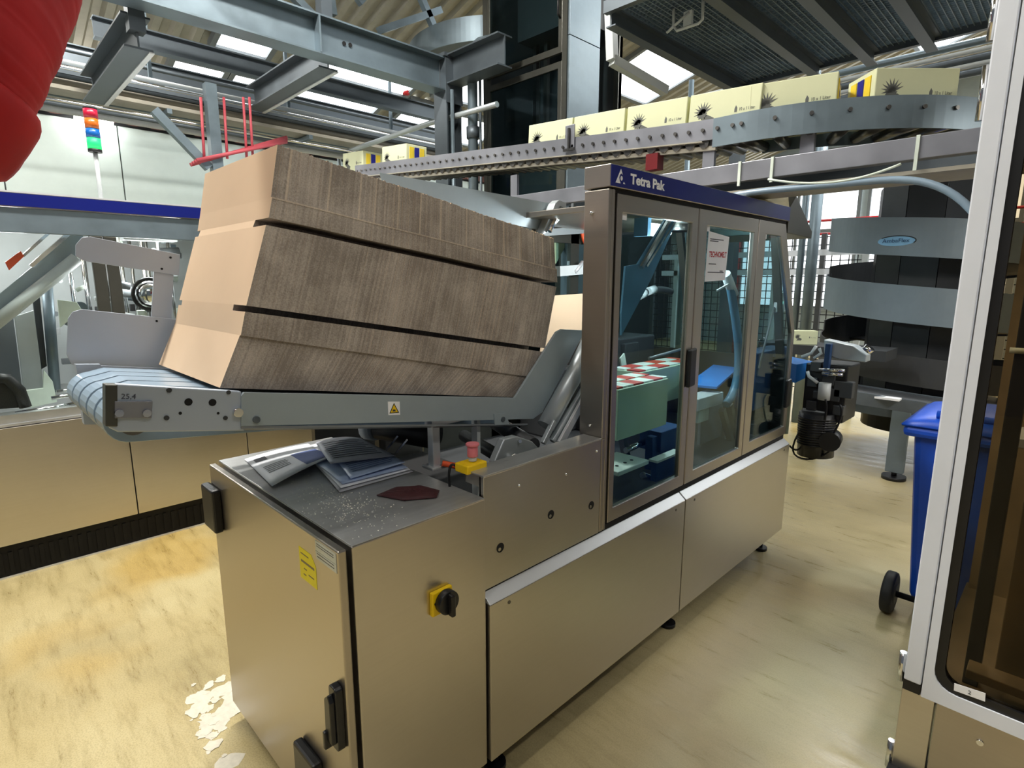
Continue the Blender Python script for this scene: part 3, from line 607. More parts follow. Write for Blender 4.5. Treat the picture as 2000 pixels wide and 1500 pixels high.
# slanted feed chute beside the pillar: rolled sheet, linear guide bars
g = G(); g.tube([hx(1066, 832, -1.36), hx(1120, 735, -1.36), hx(1152, 668, -1.36)], .034, 20); g.build('chute_roll', 'alu', t)
g = G(); g.prism([hx(1112, 800, -1.35), hx(1150, 720, -1.35), hx(1153, 660, -1.35), hx(1096, 790, -1.35)], (-.004, 0, 0)); g.build('chute_sheet', 'steel_dark', t)
g = G()
for a, b_ in (((1078, 862), (1146, 748)), ((1060, 866), (1082, 822)), ((1090, 868), (1148, 768))): g.bar(hx(*a, -1.33), hx(*b_, -1.33), .018, .018)
g.each('linear_guide', 'alu', t, bev=.002)
g = G(); g.bar(hx(1094, 866, -1.31), hx(1143, 776, -1.31), .012, .03); lb = g.build('guide_bar', 'steel_bright', t, bev=.001)
g = G()
for u in (.12, .4, .7): p = hx(1094, 866, -1.325).lerp(hx(1143, 776, -1.325), u); g.cyl(p, p + V(.012, 0, 0), .007, 8)
g.each('guide_screw', 'black', lb)
# posts that carry the magazine
g = G(); g.box(-1.505, -1.475, 1.095, 1.125, 1.0255, 1.20); g.box(-1.52, -1.46, 1.08, 1.14, 1.0255, 1.035); g.box(-1.55, -1.43, 1.06, 1.2, 1.185, 1.215); g.build('post', 'steel_bright', t, bev=.002)
g = G(); g.box(-1.47, -1.44, 1.26, 1.275, .80, 1.19); g.build('support_plate', 'light_grey', t)
g = G(); g.box(-1.95, -1.92, 1.16, 1.19, .80, 1.25); g.box(-1.95, -1.44, 1.16, 1.19, 1.19, 1.21); g.build('post', 'steel_dark', t)

# ================================================================ the cardboard blanks, one object each
FR = [(.448, 1.394), (.505, 1.518), (.520, 1.575), (.524, 1.590), (.587, 1.785), (.595, 1.803), (.607, 1.853), (.633, 1.980)]
EN = [(1.455, 1.224), (1.580, 1.282), (1.614, 1.380), (1.618, 1.394), (1.681, 1.627), (1.686, 1.644), (1.682, 1.694), (1.671, 1.808)]
NB = 196
GRP = 'cardboard blanks standing in the magazine'
seams = set()
k = 6
while k < NB: seams.add(k); k += random.choice((14, 17, 20, 9))
for k in range(NB):
    u = k / (NB - 1); uu = u
    prof = [(lerp(a[0], b[0], uu), lerp(a[1], b[1], uu)) for a, b in zip(FR, EN)]
    lite = k in seams
    j = random.uniform(-.0004, .0004) + .003 * math.sin(u * 17)
    xr, xl = -1.45 + j, -2.005 + j
    top = random.uniform(-.002, .002)
    th = .0049
    g = G()
    rows = [(.006, 0), (0, 0), (.085, .03), (0, 0), (.085, .03), (0, 0), (.007, 0)]
    for q, (ir, il) in enumerate(rows):
        (y0, z0), (y1, z1) = prof[q], prof[q + 1]
        if q == 6: z1 += top
        t0, t1 = [(EN[i][0] - FR[i][0]) / (NB - 1) * .99 for i in (q, q + 1)]; xa, xb_ = xl + il, xr - ir; d0_, d1_ = [(EN[i][1] - FR[i][1]) / (NB - 1) for i in (q, q + 1)]
        n0 = len(g.v); g.add([(xa, y0, z0), (xb_, y0, z0), (xb_, y1, z1), (xa, y1, z1), (xa, y0 + t0, z0 + d0_), (xb_, y0 + t0, z0 + d0_), (xb_, y1 + t1, z1 + d1_), (xa, y1 + t1, z1 + d1_)], [[3, 2, 1, 0], [4, 5, 6, 7]])
        g.add([], [[n0 + i - len(g.v) for i in f] for f in ([0, 1, 5, 4], [1, 2, 6, 5], [2, 3, 7, 6], [3, 0, 4, 7])], 2 if (lite and q == 6) else 1); th = t1
        if q == 5: dz = .004; g.prism([(xl, y1, z1 - dz), (xr + .0008, y1, z1 - dz), (xr + .0008, y1, z1), (xl, y1, z1)], (0, th, 0), 0, 2)  # pale crest strip: light caught by the fold, put into the colour
    o = g.build('cardboard_blank', ['kraft', 'edge', 'edge_light'])
    if k == 0: tag(o, 'bare peach front face of the first blank at the open end of the stack', 'cardboard', GRP)
    elif k == NB - 1: tag(o, 'last cardboard blank of the stack, leaning against the rising rail end', 'cardboard', GRP)
    else: tag(o, 'brown corrugated cardboard blank packed edge-on inside the tilted stack', 'cardboard', GRP)
# creases on the front blank are shallow grooves
# single blanks being fed beside the pillar
g = G(); g.prism([hx(1072, 578, -2.2), hx(1160, 572, -2.2), hx(1160, 652, -2.2), hx(1055, 690, -2.2)], (-.005, 0, 0)); o = g.build('cardboard_blank', 'kraft'); tag(o, 'peach cardboard blank seen in the gap between stack and steel pillar', 'cardboard')

# ================================================================ papers and rag on the cabinet
zt = ZC1 + .0025
def sheet(corners, z0, bend, name, label, mat, prints=(), group=None, lift=None):
    c = [Vector((x, y, 0)) for x, y in corners]
    def fn(u, v):
        p = c[0].lerp(c[1], u).lerp(c[3].lerp(c[2], u), v); p.z = zt + z0 + bend(u, v); return p
    t_ = thing(name, label, 'paper', (c[0].x, c[0].y, zt), group)
    g = G(); g.grid(fn, 10, 10); g.build('sheet', mat, t_, solid=.0006)
    for k, (u0, u1, v0, v1, m) in enumerate(prints):
        g = G(); g.grid(lambda a, b: fn(u0 + (u1 - u0) * a, v0 + (v1 - v0) * b) + V(0, 0, .0012), 4, 4); g.build('print', m, t_)
    return t_
lines = lambda u0, u1, v0, n, dv, m: [(u0, u1 - random.uniform(0, .15) * (u1 - u0), v0 + k * dv, v0 + k * dv + dv * .35, m) for k in range(n)]
sheet([(-2.02, .68), (-2.045, .925), (-1.77, .905), (-1.685, .64)], .006, lambda u, v: .022 * v * v * u + .006 * math.sin(u * 3) , 'printed_sheet', 'white printed sheet curling up at the left end of the cabinet top', 'paper',
      [(.08, .25, .12, .24, 'print_dark'), (.55, .95, .35, .9, 'print_blue')] + lines(.1, .45, .45, 5, .05, 'print_dark'), 'sheets on the cabinet')
sheet([(-2.03, .93), (-2.00, 1.03), (-1.86, 1.03), (-1.88, .9)], .004, lambda u, v: .01 * u, 'printed_sheet', 'blank white sheet corner at the back edge of the cabinet top', 'paper', (), 'sheets on the cabinet')
for k in range(3):
    d = .006 * k
    sheet([(-1.83 + d, .84 - d), (-1.80 + d, 1.05), (-1.50 - d, 1.03 - d), (-1.50 - d * 2, .765 + d * 2)], .002 + k * .007, lambda u, v: .004 * math.sin(3 * v), 'document_folder', ['bottom', 'middle', 'upper'][k] + ' folder of the document pile in the centre of the cabinet top', ['paper_grey', 'paper', 'paper_blue'][k], (), 'pile of papers on the cabinet')
sheet([(-1.74, .88), (-1.70, 1.04), (-1.53, 1.02), (-1.53, .82)], .024, lambda u, v: .006 * u, 'printed_sheet', 'bluish plastic sleeve on top of the document pile', 'paper_blue', lines(.1, .9, .1, 8, .09, 'print_blue'), 'pile of papers on the cabinet')
sheet([(-1.95, .91), (-1.86, 1.045), (-1.60, 1.03), (-1.68, .83)], .030, lambda u, v: .016 * math.sin(2.6 * u) * (1 - v) + .004, 'printed_sheet', 'grey shaded printed sheet lying across the document pile', 'paper_grey', lines(.1, .9, .15, 9, .08, 'print_dark'), 'pile of papers on the cabinet')
g = G(); rng = random.Random(3)
cpts = [(-1.40, .83), (-1.31, .865), (-1.262, .945), (-1.30, .985), (-1.37, .97), (-1.415, .90)]
def rag(u, v):
    a = 2 * math.pi * v; n = len(cpts); f = v * n; i = int(f) % n; p = Vector((*cpts[i], 0)).lerp(Vector((*cpts[(i + 1) % n], 0)), f - int(f)); cc = Vector((-1.343, .915, 0)); q = cc.lerp(p, u); q.z = zt + .003 + .009 * (1 - u ** 4) + .003 * math.sin(9 * u + 5 * a) * (1 - u); return q
g.grid(rag, 6, 24); tag(g.build('rag', 'maroon', solid=.003), 'dark maroon folded rag near the right corner of the cabinet top', 'rag')
# dust crumbs
g = G()
for k in range(420):
    x = rng.gauss(-1.42, .13); y = rng.gauss(.72, .05)
    if XC0 + .02 < x < XC1 - .01 and YC0 + .005 < y < YC1 - .02:
        s = rng.uniform(.0006, .0022); g.add([(x - s, y - s, zt), (x + s, y - s * .4, zt), (x, y + s, zt), (x, y, zt + s)], [[0, 1, 3], [1, 2, 3], [2, 0, 3], [0, 2, 1]])
o = g.build('dust_crumbs', 'dust'); tag(o, 'pale crumbs of dust scattered on the front of the cabinet top', 'dust'); o['kind'] = 'stuff'
# ================================================================ machine on the left
t = thing('filling_machine', 'large steel machine along the left with blue top band and open windows', 'machine', (-4.7, 1.2, 0)); LM = t
XM = -4.04
def LX(px, py, X=XM): p = hx(px, py, X); return p.y, p.z
g = G(); g.box(-5.5, XM - .05, -.9, 3.2, .01, .20); g.build('plinth', 'void', t)
g = G(); g.box(-5.5, XM - .045, -.9, 3.2, 0, .01); g.build('plinth_edge', 'steel_bright', t)
g = G()
for k in range(60): y = -.6 + k * .045; g.box(XM - .05, XM - .044, y, y + .02, .03, .15)
o = g.build('plinth_ribs', 'void', t); o['kind'] = 'stuff'
for k in range(6):
    y0 = -.68 + k * .69; g = G(); g.box(XM - .03, XM, y0 + .003, y0 + .687, .205, .862); g.build('lower_panel', 'steel_side', t, bev=.002)
g = G(); g.box(-5.5, XM - .031, -.68, 3.2, .2, .86); g.build('base_body', 'dark_grey', t)
g = G(); g.box(-5.5, XM - .01, -.68, 3.2, .866, .88); g.box(XM - .12, XM - .02, -.68, 3.2, .88, .93); g.build('deck', 'steel_top', t)
# frame and windows
g = G(); g.box(XM - .03, XM, -.68, 3.2, 1.90, 2.03); g.build('top_beam', 'galv', t, bev=.003)
for y0 in (-.06, .63, 1.32, 2.01, 2.70):
    for d in (0, .068): g = G(); g.box(XM - .03, XM, y0 + d, y0 + d + .062, .88, 1.90); g.build('window_post', 'frame_dark', t, bev=.003)
g = G(); g.box(-5.5, XM + .01, -.68, 3.2, 2.032, 2.102); hd = g.build('hood', 'steel_door', t)
g = G(); g.box(XM + .01, XM + .014, -.68, 3.2, 2.036, 2.100); g.build('blue_band', 'blue_band', hd)
g = G(); g.box(-5.5, XM + .013, -.68, 3.2, 2.103, 2.112); g.build('hood_edge', 'steel_bright', hd)
for k, y0 in enumerate((-.68, .07, .76, 1.45, 2.14)):
    g = G(); g.box(XM - .018, XM - .013, y0, y0 + .56, .93, 1.90); g.build('pane', 'glass_clear', t)
# interior
g = G(); g.box(-5.45, -5.4, -.68, 3.2, .88, 2.03); g.build('rear_panel', 'light_grey', t)
def lslab(pts, X, dx, mat, name, bev=.003): g = G(); g.xp([LX(px, py, X) for px, py in pts], X - dx, X); return g.build(name, mat, t, bev=bev)
cv = lslab([(-20, 590), (150, 448), (172, 472), (150, 505), (-20, 655)], -4.22, .02, 'guide_grey', 'incline_plate')
g = G(); g.cyl(hx(-20, 640, -4.18), hx(150, 505, -4.18), .035, 16); g.build('incline_tube', 'light_grey', t)
g = G(); g.bar(hx(60, 520, -4.2), hx(158, 436, -4.2), .02, .02); g.bar(hx(45, 500, -4.35), hx(120, 433, -4.35), .015, .015); g.bar(hx(70, 508, -4.25), hx(150, 440, -4.25), .03, .012); g.each('incline_rail', 'chrome', t)
lslab([(10, 512), (40, 490), (48, 500), (18, 528)], -4.19, .02, 'orange', 'product_pouch')
lslab([(28, 618), (66, 606), (86, 760), (46, 762)], -4.40, .02, 'light_grey', 'cover_plate')
lslab([(-10, 640), (26, 618), (45, 770), (-10, 790)], -4.55, .02, 'mid_grey', 'cover_plate')
lslab([(64, 585), (78, 580), (92, 715), (80, 722)], -4.45, .03, 'dark_grey', 'slide_bar')
g = G(); g.cyl(hx(92, 560, -4.42), hx(108, 765, -4.42), .028, 14); g.build('column', 'galv', t)
lslab([(85, 722), (103, 745), (112, 785), (60, 797), (38, 764), (84, 758)], -4.30, .02, 'cap_white', 'deflector')
g = G(); g.tube([hx(-15, 738, -4.2), hx(15, 740, -4.2), hx(38, 762, -4.2), hx(50, 795, -4.2)], .03, 10); g.build('chute_edge', 'black', t)
lslab([(-15, 740), (18, 744), (45, 796), (-15, 800)], -4.22, .02, 'black', 'chute_cover')
g = G(); g.cyl(hx(30, 808, -4.12), hx(150, 788, -4.12), .012, 10); g.cyl(hx(100, 778, -4.15), hx(150, 770, -4.15), .012, 10); g.cyl(hx(110, 765, -4.2), hx(155, 760, -4.2), .01, 10); g.each('guide_rod', 'chrome', t)
rg = random.Random(11)
for k in range(70):
    px = rg.uniform(105, 360); py = rg.uniform(450, 800) if px < 185 else rg.uniform(445, 640); X = rg.uniform(-5.2, -4.35)
    w_, h_ = rg.uniform(.02, .10), rg.uniform(.015, .12); c = hx(px, py, X)
    m = rg.choice(['chrome', 'steel_bright', 'light_grey', 'mid_grey', 'dark_grey', 'black', 'galv', 'cap_white'])
    g = G()
    if k % 3 == 0: g.cyl(c, c + V(0, w_ * 1.6, rg.uniform(-.03, .03)), h_ * .28 + .004, 12)
    elif k % 3 == 1: g.box(c.x - .04, c.x, c.y - w_ / 2, c.y + w_ / 2, c.z - h_ / 2, c.z + h_ / 2)
    else: g.cyl(c, c + V(.03, 0, 0), h_ * .3 + .006, 14)
    g.build(['air_cylinder', 'bracket', 'pulley'][k % 3], m, t, bev=.002 if k % 3 == 1 else 0)
for k in range(12):
    px = rg.uniform(110, 340); X = rg.uniform(-5.1, -4.5); g = G(); g.cyl(hx(px, 440, X), V(X, hx(px, 440, X).y, .9), .012, 8); g.build('rod', 'chrome', t)
lslab([(112, 585), (150, 590), (160, 605), (118, 640)], -4.3, .03, 'cap_white', 'cam_plate')
g = G(); c = hx(293, 575, -4.35); g.sphere(c, .085, 16); wl2 = g.build('dome', 'chrome', t); g = G(); g.tube([c + V(.02, .1 * math.cos(a), .1 * math.sin(a)) for a in [2 * math.pi * k / 20 for k in range(21)]], .012, 8); g.build('dome_ring', 'black', wl2)
g = G(); a = hx(240, 452, -4.4); b_ = hx(345, 455, -4.4); g.box(-4.5, -4.4, a.y, b_.y, a.z - .05, a.z + .01); g.build('lamp_tray', 'light_grey', t)
g = G(); c = hx(335, 446, -4.35); g.sphere(c, .035, 12, sq=(1, 1.6, .8)); lp = g.build('inspection_lamp', 'lamp_small', t)
ld = bpy.data.lights.new('inspection_light', 'POINT'); ld.energy = 14; ld.shadow_soft_size = .1; lo = bpy.data.objects.new('inspection_light', ld); COL.objects.link(lo); lo.parent = t; lo.location = V(-4.5, 1.0, 1.75) - ORG[t]
ld = bpy.data.lights.new('inspection_light', 'POINT'); ld.energy = 14; ld.shadow_soft_size = .1; lo = bpy.data.objects.new('inspection_light', ld); COL.objects.link(lo); lo.parent = t; lo.location = V(-4.6, .3, 1.85) - ORG[t]

# signal tower on the left machine
t = thing('signal_tower', 'red, amber, blue and lit green signal tower on thin pole above left machine', 'signal lamp', (-4.3, .76, 2.11))
p = hx(197, 385, -4.3); x, y = -4.3, p.y
zt_, zb = hx(186, 212, -4.3).z, hx(188, 298, -4.3).z
g = G(); g.cyl((x, y, 2.11), (x, y, zb), .012, 10); g.build('pole', 'light_grey', t)
hgt = zt_ - zb; fr = [(0, .08, 'black'), (.08, .32, 'green_lens'), (.32, .53, 'blue_lens'), (.53, .76, 'amber_lens'), (.76, .97, 'red_lens'), (.97, 1.02, 'dark_grey')]
for a, b_, m in fr:
    g = G(); g.cyl((x, y, zb + hgt * a), (x, y, zb + hgt * b_ - .003), .036, 20); g.build('base' if m == 'black' else ('cap' if m == 'dark_grey' else 'lens'), m, t)
t = thing('wall_lamp', 'glowing white oval lamp on the far wall behind the signal tower', 'light', (-8.5, 1.5, 3.4))
c = hx(184, 238, -8.45); g = G(); g.sphere(c, .10, 14, sq=(.6, 2.0, 1.3)); g.build('diffuser', 'lamp_small', t); g = G(); g.box(-8.58, -8.5, c.y - .12, c.y + .12, c.z - .06, c.z + .06); g.build('housing', 'light_grey', t)

# ================================================================ red fabric duct in the foreground
t = thing('red_duct', 'wrinkled red fabric duct hanging into the upper left corner', 'duct', (-1.3, .1, 2.2))
D = .95
def at(px, py, depth): return EYE + ray(px, py) * (depth / FPX)
path = [at(95, -400, 1.25), at(45, -260, 1.12), at(-15, -130, 1.02), at(-75, -10, .95), at(-108, 55, .93), at(-150, 130, .92)]
rr = random.Random(2); pts = bez(path, 110); rs = [.145 + .0010 * math.sin(k * .33 + 1) - (.0011 if rr.random() < .2 else 0) + rr.uniform(-.0005, .0005) for k in range(111)]
g = G(); vs_n = 40
g.tube(pts, rs, vs_n); g.build('duct_fabric', 'red_fabric', t)
pe = [pts[-1].lerp(pts[-2], 3.5), pts[-1], pts[-1] + (pts[-1] - pts[-2]).normalized() * .10, pts[-1] + (pts[-1] - pts[-2]).normalized() * .12]
g = G(); g.tube(bez(pe, 10), [.147, .155, .160, .162, .161, .160, .158, .157, .154, .150, .14], 40); g.build('duct_cuff', 'red_fabric', t)

# ================================================================ overhead steelwork
def ibeam(name, label, p0, p1, w, h, mat='galv', parent=None, cat='beam', group=None, tf=.012):
    g = G(); p0, p1 = Vector(p0), Vector(p1); u = V(0, 0, 1)
    g.bar(p0 + u * (h / 2 - tf / 2), p1 + u * (h / 2 - tf / 2), w, tf); g.bar(p0 - u * (h / 2 - tf / 2), p1 - u * (h / 2 - tf / 2), w, tf); g.bar(p0, p1, .012, h - 2 * tf)
    o = g.build(name, mat, parent)
    if not parent: tag(o, label, cat, group)
    return o
XB = -4.3
mb = thing('platform_girder', 'big galvanised I-beam crossing the upper left towards the dark tower', 'beam', (XB, 1.5, 3.43))
ibeam('girder', '', (XB, -.6, 3.435), (XB, 3.36, 3.435), .17, .27, 'galv', mb)
g = G()
for px, py in ((672, 85), (684, 88)): p = hx(px, py, XB + .01); g.cyl(p, p + V(.004, 0, 0), .016, 12)
g.each('bolt_hole', 'void', mb)
for y in (.95, 2.2): g = G(); g.box(XB - .09, XB + .09, y, y + .012, 3.31, 3.56); g.build('stiffener', 'galv', mb)
t = thing('steel_column', 'galvanised H-column carrying the platform behind the roller conveyor', 'column', (XB, 3.45, 0))
g = G(); g.box(XB - .09, XB + .09, 3.37, 3.385, 0, 3.57); g.box(XB - .09, XB + .09, 3.525, 3.54, 0, 3.57); g.box(XB - .008, XB + .008, 3.385, 3.525, 0, 3.57); g.build('shaft', 'galv_dark', t)
g = G(); g.box(XB - .11, XB + .11, 3.34, 3.56, 3.57, 3.60); g.box(XB + .09, XB + .1, 3.36, 3.55, 3.2, 3.57); g.build('head_plate', 'galv_dark', t)
g = G(); g.cyl((XB + .13, 3.40, .0), (XB + .13, 3.40, 3.3), .016, 10); g.build('conduit', 'galv', t)
ibeam('cross_beam', 'short dark beam between the H-column and the glazed tower', (XB + .1, 3.45, 3.47), (-3.55, 3.45, 3.47), .16, .24, 'galv_dark')
# cross beams below the roof on the far side of the girder
for k, (px, py, X2, lab) in enumerate(((268, 62, -5.85, 'cross beam with pale lower flange behind the red duct'), (640, 108, -5.85, 'cross beam running back under the skylights'))):
    p = hx(px, py, XB - .1); q = V(X2, p.y, p.z - .02)
    tt = thing('cross_beam', 'grey ' + lab, 'beam', (p.x, p.y, p.z), 'cross beams under the roof'); ibeam('web', '', p, q, .16, .20, 'galv_dark', tt)
    g = G(); g.bar(p + V(.0, .07, -.105), q + V(0, .07, -.105), .03, .008); g.build('lower_flange', 'light_grey', tt)
    g = G(); g.bar(p + V(-.02, 0, 0), p + V(-.02, 0, .75), .09, .09); g.build('hanger', 'galv_dark', tt)
for k, (a, b_, X, h_, lab) in enumerate((((180, 45), (880, 235), -6.0, .16, 'dark roof purlin nearest the girder'), ((120, 100), (880, 270), -7.2, .16, 'dark roof purlin under the skylights'), ((330, -40), (900, 130), -5.2, .12, 'thin dark purlin above the big girder'))):
    p, q = hx(*a, X), hx(*b_, X); ibeam('roof_purlin', lab, (X, p.y, (p.z + q.z) / 2), (X, q.y, (p.z + q.z) / 2), .10, h_, 'galv_dark', None, 'beam', 'purlins under the roof')
tt = thing('truss_brace', 'row of slanting truss braces under the roof at top centre', 'truss', (-5.2, 2.5, 4))
for a, b_ in (((820, -10), (865, 95)), ((700, 5), (760, -60)), ((650, 30), (640, -40)), ((560, -20), (640, 60)), ((740, 60), (860, 20))):
    g = G(); g.bar(hx(*a, -5.0), hx(*b_, -5.0), .06, .06); g.build('brace', 'galv', tt)
# pipe rack: parallel pipes along the hall below the roof
t = thing('pipe_rack', 'bundle of parallel steel pipes and trays running under the roof on the left', 'pipes', (-6.2, 2, 3))
for k, (py0, py1, X, r, m) in enumerate(((128, 215, -6.2, .022, 'light_grey'), (140, 222, -6.3, .016, 'chrome'), (152, 231, -6.0, .03, 'galv_dark'), (163, 246, -6.1, .03, 'roof_sheet'), (176, 256, -6.0, .018, 'light_grey'), (187, 264, -6.2, .034, 'galv'), (199, 276, -6.0, .014, 'chrome'), (205, 284, -6.1, .02, 'galv_dark'), (215, 292, -6.2, .028, 'light_grey'), (110, 190, -6.6, .02, 'galv_dark'))):
    p, q = hx(150, py0, X), hx(900, py1 + 50, X); z = hx(400, (py0 + py1) / 2 + 8, X).z; g = G(); g.cyl((X, -.6, z), (X, 5.2, z), r, 12); g.build('pipe', m, t)
z = hx(450, 240, -6.05).z
for dz, m in ((0, 'roof_sheet'), (.12, 'galv_dark')): g = G(); g.box(-6.3, -5.95, -.6, 5.2, z + dz, z + dz + .03); g.build('cable_tray', m, t)
g = G()
for y in (.3, 1.6, 2.9, 4.2): g.box(-6.4, -5.9, y, y + .04, z - .05, z - .01); g.bar((-6.38, y + .02, z - .03), (-6.38, y + .02, z + .9), .03, .03)
g.each('rack_bracket', 'galv', t)
# frame of a mezzanine on the left: post and brace
t = thing('brace_frame', 'grey steel post with slanting brace behind the top of the cardboard stack', 'frame', (-5.8, 2.2, 0))
p, q = hx(415, 235, -5.7), hx(418, 330, -5.7); g = G(); g.bar((p.x, p.y, 0.0), (p.x, p.y, p.z + .3), .09, .09); g.build('post', 'galv', t)
g = G(); g.bar(hx(300, 215, -5.7), hx(408, 328, -5.7), .07, .07, up=(1, 0, 0)); g.build('brace', 'galv', t)
# red sprinkler pipes
t = thing('red_pipes', 'bundle of thin red pipes rising above the top of the cardboard stack', 'pipes', (-5.3, 2, 2.6))
for k in range(4):
    a = hx(372 + 4 * k, 322 - 3 * k, -5.68 + .02 * k); b_ = hx(560, 268 + 3 * k, -5.68 + .02 * k); g = G(); g.cyl(a, b_, .016, 10); g.build('pipe', 'red_pipe', t)
for px in (395, 440, 478, 490): g = G(); g.cyl(hx(px - 3, 190, -5.66), hx(px + 4, 310, -5.66), .012, 8); g.build('pipe', 'red_pipe', t)
for k, (a, b_, lab) in enumerate((((768, 172), (798, 180), 'short red pipe with dished end high under the roof'), ((690, 212), (722, 206), 'red cylinder under the roof above the far cartons'))):
    g = G(); p, q = hy(*a, 5.0), hy(*b_, 5.0); g.tube([p, p.lerp(q, .1), p.lerp(q, .9), q], [.03, .055, .055, .03], 14); tag(g.build('red_cylinder', 'red'), lab, 'pipe')
g = G(); pth = bez([hy(660, 302, 3.45), hy(760, 268, 3.45), hy(842, 240, 3.45)], 6); q = hy(842, 240, 3.45)
t = thing('handrail', 'round steel handrail rising towards the H-column', 'handrail', (-4.9, 3.45, 0)); g.tube(pth + [q + V(.9, 0, -.02)], .024, 12); g.build('rail', 'alu', t)
g = G(); p = hy(662, 302, 3.45); g.cyl((p.x, p.y, 0), (p.x, p.y, p.z + .02), .022, 10); g.build('post', 'alu', t)
t = thing('vent_pipe', 'vertical steel pipe with bent top beside the glazed tower', 'pipe', (-4.0, 3.55, 0))
a = hy(922, 110, 3.55); g = G(); g.tube([(a.x, 3.55, 0), (a.x, 3.55, a.z), (a.x + .02, 3.55, a.z + .06), (a.x + .08, 3.57, a.z + .09), (a.x + .2, 3.6, a.z + .09)], .045, 14); g.build('pipe', 'galv', t)
g = G(); g.cyl((a.x, 3.55, 2.9), (a.x, 3.55, 3.0), .06, 14); g.cyl((a.x + .09, 3.56, 0), (a.x + .09, 3.56, a.z - .05), .012, 8); g.build('clamp', 'galv_dark', t)

# ================================================================ glazed elevator tower
t = thing('elevator_tower', 'tall dark framed glass elevator tower with bright steel side', 'elevator', (-3.6, 3.9, 0))
X0_, X1_, Y0_, Y1_ = -4.09, -3.115, 3.70, 4.45
g = G(); 
for x in (X0_, X1_ - .05): g.box(x, x + .05, Y0_, Y0_ + .05, 0, 6)
for x in (X0_, X1_ - .05): g.box(x, x + .05, Y1_ - .05, Y1_, 0, 6)
g.each('corner_post', 'frame_dark', t)
for z0, z1 in ((.1, 1.75), (1.82, 3.36), (3.42, 4.9), (4.96, 6.0)):
    g = G(); g.yring([(X0_ + .05, z0), (X1_ - .05, z0), (X1_ - .05, z1), (X0_ + .05, z1)], [(X0_ + .09, z0 + .05), (X1_ - .09, z0 + .05), (X1_ - .09, z1 - .05), (X0_ + .09, z1 - .05)], Y0_, Y0_ + .03); d = g.build('door', 'frame_dark', t, bev=.003)
    g = G(); g.yp([(X0_ + .09, z0 + .05), (X1_ - .09, z0 + .05), (X1_ - .09, z1 - .05), (X0_ + .09, z1 - .05)], Y0_ + .012, Y0_ + .018); g.build('pane', 'glass_dark', d)
    g = G(); g.tube([(X1_ - .07, Y0_, z0 + .25), (X1_ - .07, Y0_ - .03, z0 + .27), (X1_ - .07, Y0_ - .03, z0 + .40), (X1_ - .07, Y0_, z0 + .42)], .009, 8); g.build('handle', 'black', d)
g = G(); g.box(X0_, X0_ + .03, Y0_ + .05, Y1_ - .05, 0, 6); g.box(X0_, X1_, Y1_ - .04, Y1_, 0, 6); g.build('inner_lining', 'dark_grey', t)
for x in (-3.85, -3.72, -3.45, -3.3): g = G(); g.box(x, x + .04, 4.1, 4.14, 0, 6); g.build('guide_rail', 'steel_dark', t)
g = G(); g.box(-3.9, -3.2, 3.95, 4.3, 2.4, 2.75); g.box(-3.9, -3.2, 3.95, 4.3, 3.75, 4.1); g.each('carrier', 'dark_grey', t)
for z0, z1 in ((0, 1.75), (1.755, 3.53), (3.535, 6)): g = G(); g.box(X1_ + .001, X1_ + .02, Y0_ + .01, Y0_ + .40, z0, z1); g.build('side_sheet', 'galv', t, bev=.002)

# curved guard of a second spiral high up
t = thing('high_spiral_guard', 'curved grey guard of a spiral conveyor at the top edge', 'conveyor', (-4.6, 3.9, 4.0))
cc = V(-5.02, 4.6, 0); g = G(); g.grid(lambda u, v: V(cc.x + .85 * math.cos(math.radians(190 + 130 * u)), cc.y + .85 * math.sin(math.radians(190 + 130 * u)), 3.85 + .08 * u + .22 * v), 40, 1, 0, False); g.build('guard', 'galv', t, solid=.01)
g = G(); g.grid(lambda u, v: V(cc.x + (.85 - .5 * v) * math.cos(math.radians(190 + 130 * u)), cc.y + (.85 - .5 * v) * math.sin(math.radians(190 + 130 * u)), 3.85 + .08 * u), 30, 1); g.build('underside', 'galv_dark', t)
# ================================================================ overhead roller conveyor
t = thing('roller_conveyor', 'overhead steel roller conveyor curving above the packing machine', 'conveyor', (-1.3, 2.9, 0)); RC = t
YN = 2.72; XS0 = -1.25; RAD = .92; WID = .30
def ztop(s): # s = X along the straight, larger on the bend
    return 2.412 + (max(0, -1.42 - s)) * .0715
def cpath(off):
    """plan points of the track offset inwards (towards +Y / the bend centre)"""
    pts = []
    for k in range(30): x = -4.7 + (XS0 + 4.7) * k / 29; pts.append((x, YN + off, x))
    for k in range(1, 37):
        a = math.radians(105) * k / 36; r = RAD - off; pts.append((XS0 + r * math.sin(a), YN + RAD - r * math.cos(a), XS0 + RAD * a))
    return pts
def rail(off, i0, i1, h, name):
    P = cpath(off)[i0:i1]; g = G(); Q_ = cpath(off + .008)[i0:i1]
    vs = []
    for (x, y, s), (x2, y2, _) in zip(P, Q_): z = ztop(s); vs += [(x, y, z - h), (x, y, z), (x2, y2, z), (x2, y2, z - h)]
    n = len(P); fs = [[4 * i + a, 4 * i + (a + 1) % 4, 4 * i + 4 + (a + 1) % 4, 4 * i + 4 + a] for i in range(n - 1) for a in range(4)] + [[0, 1, 2, 3], [4 * n - 4, 4 * n - 3, 4 * n - 2, 4 * n - 1]]
    g.add(vs, fs); return g
rail(0, 0, 29, .094, '').build('side_rail', 'rail_steel', t)
rail(0, 28, 66, .13, '').build('curved_rail', 'galv', t)
rail(WID, 0, 30, .094, '').build('side_rail', 'rail_steel', t)
rail(WID, 29, 66, .13, '').build('curved_rail', 'galv', t)
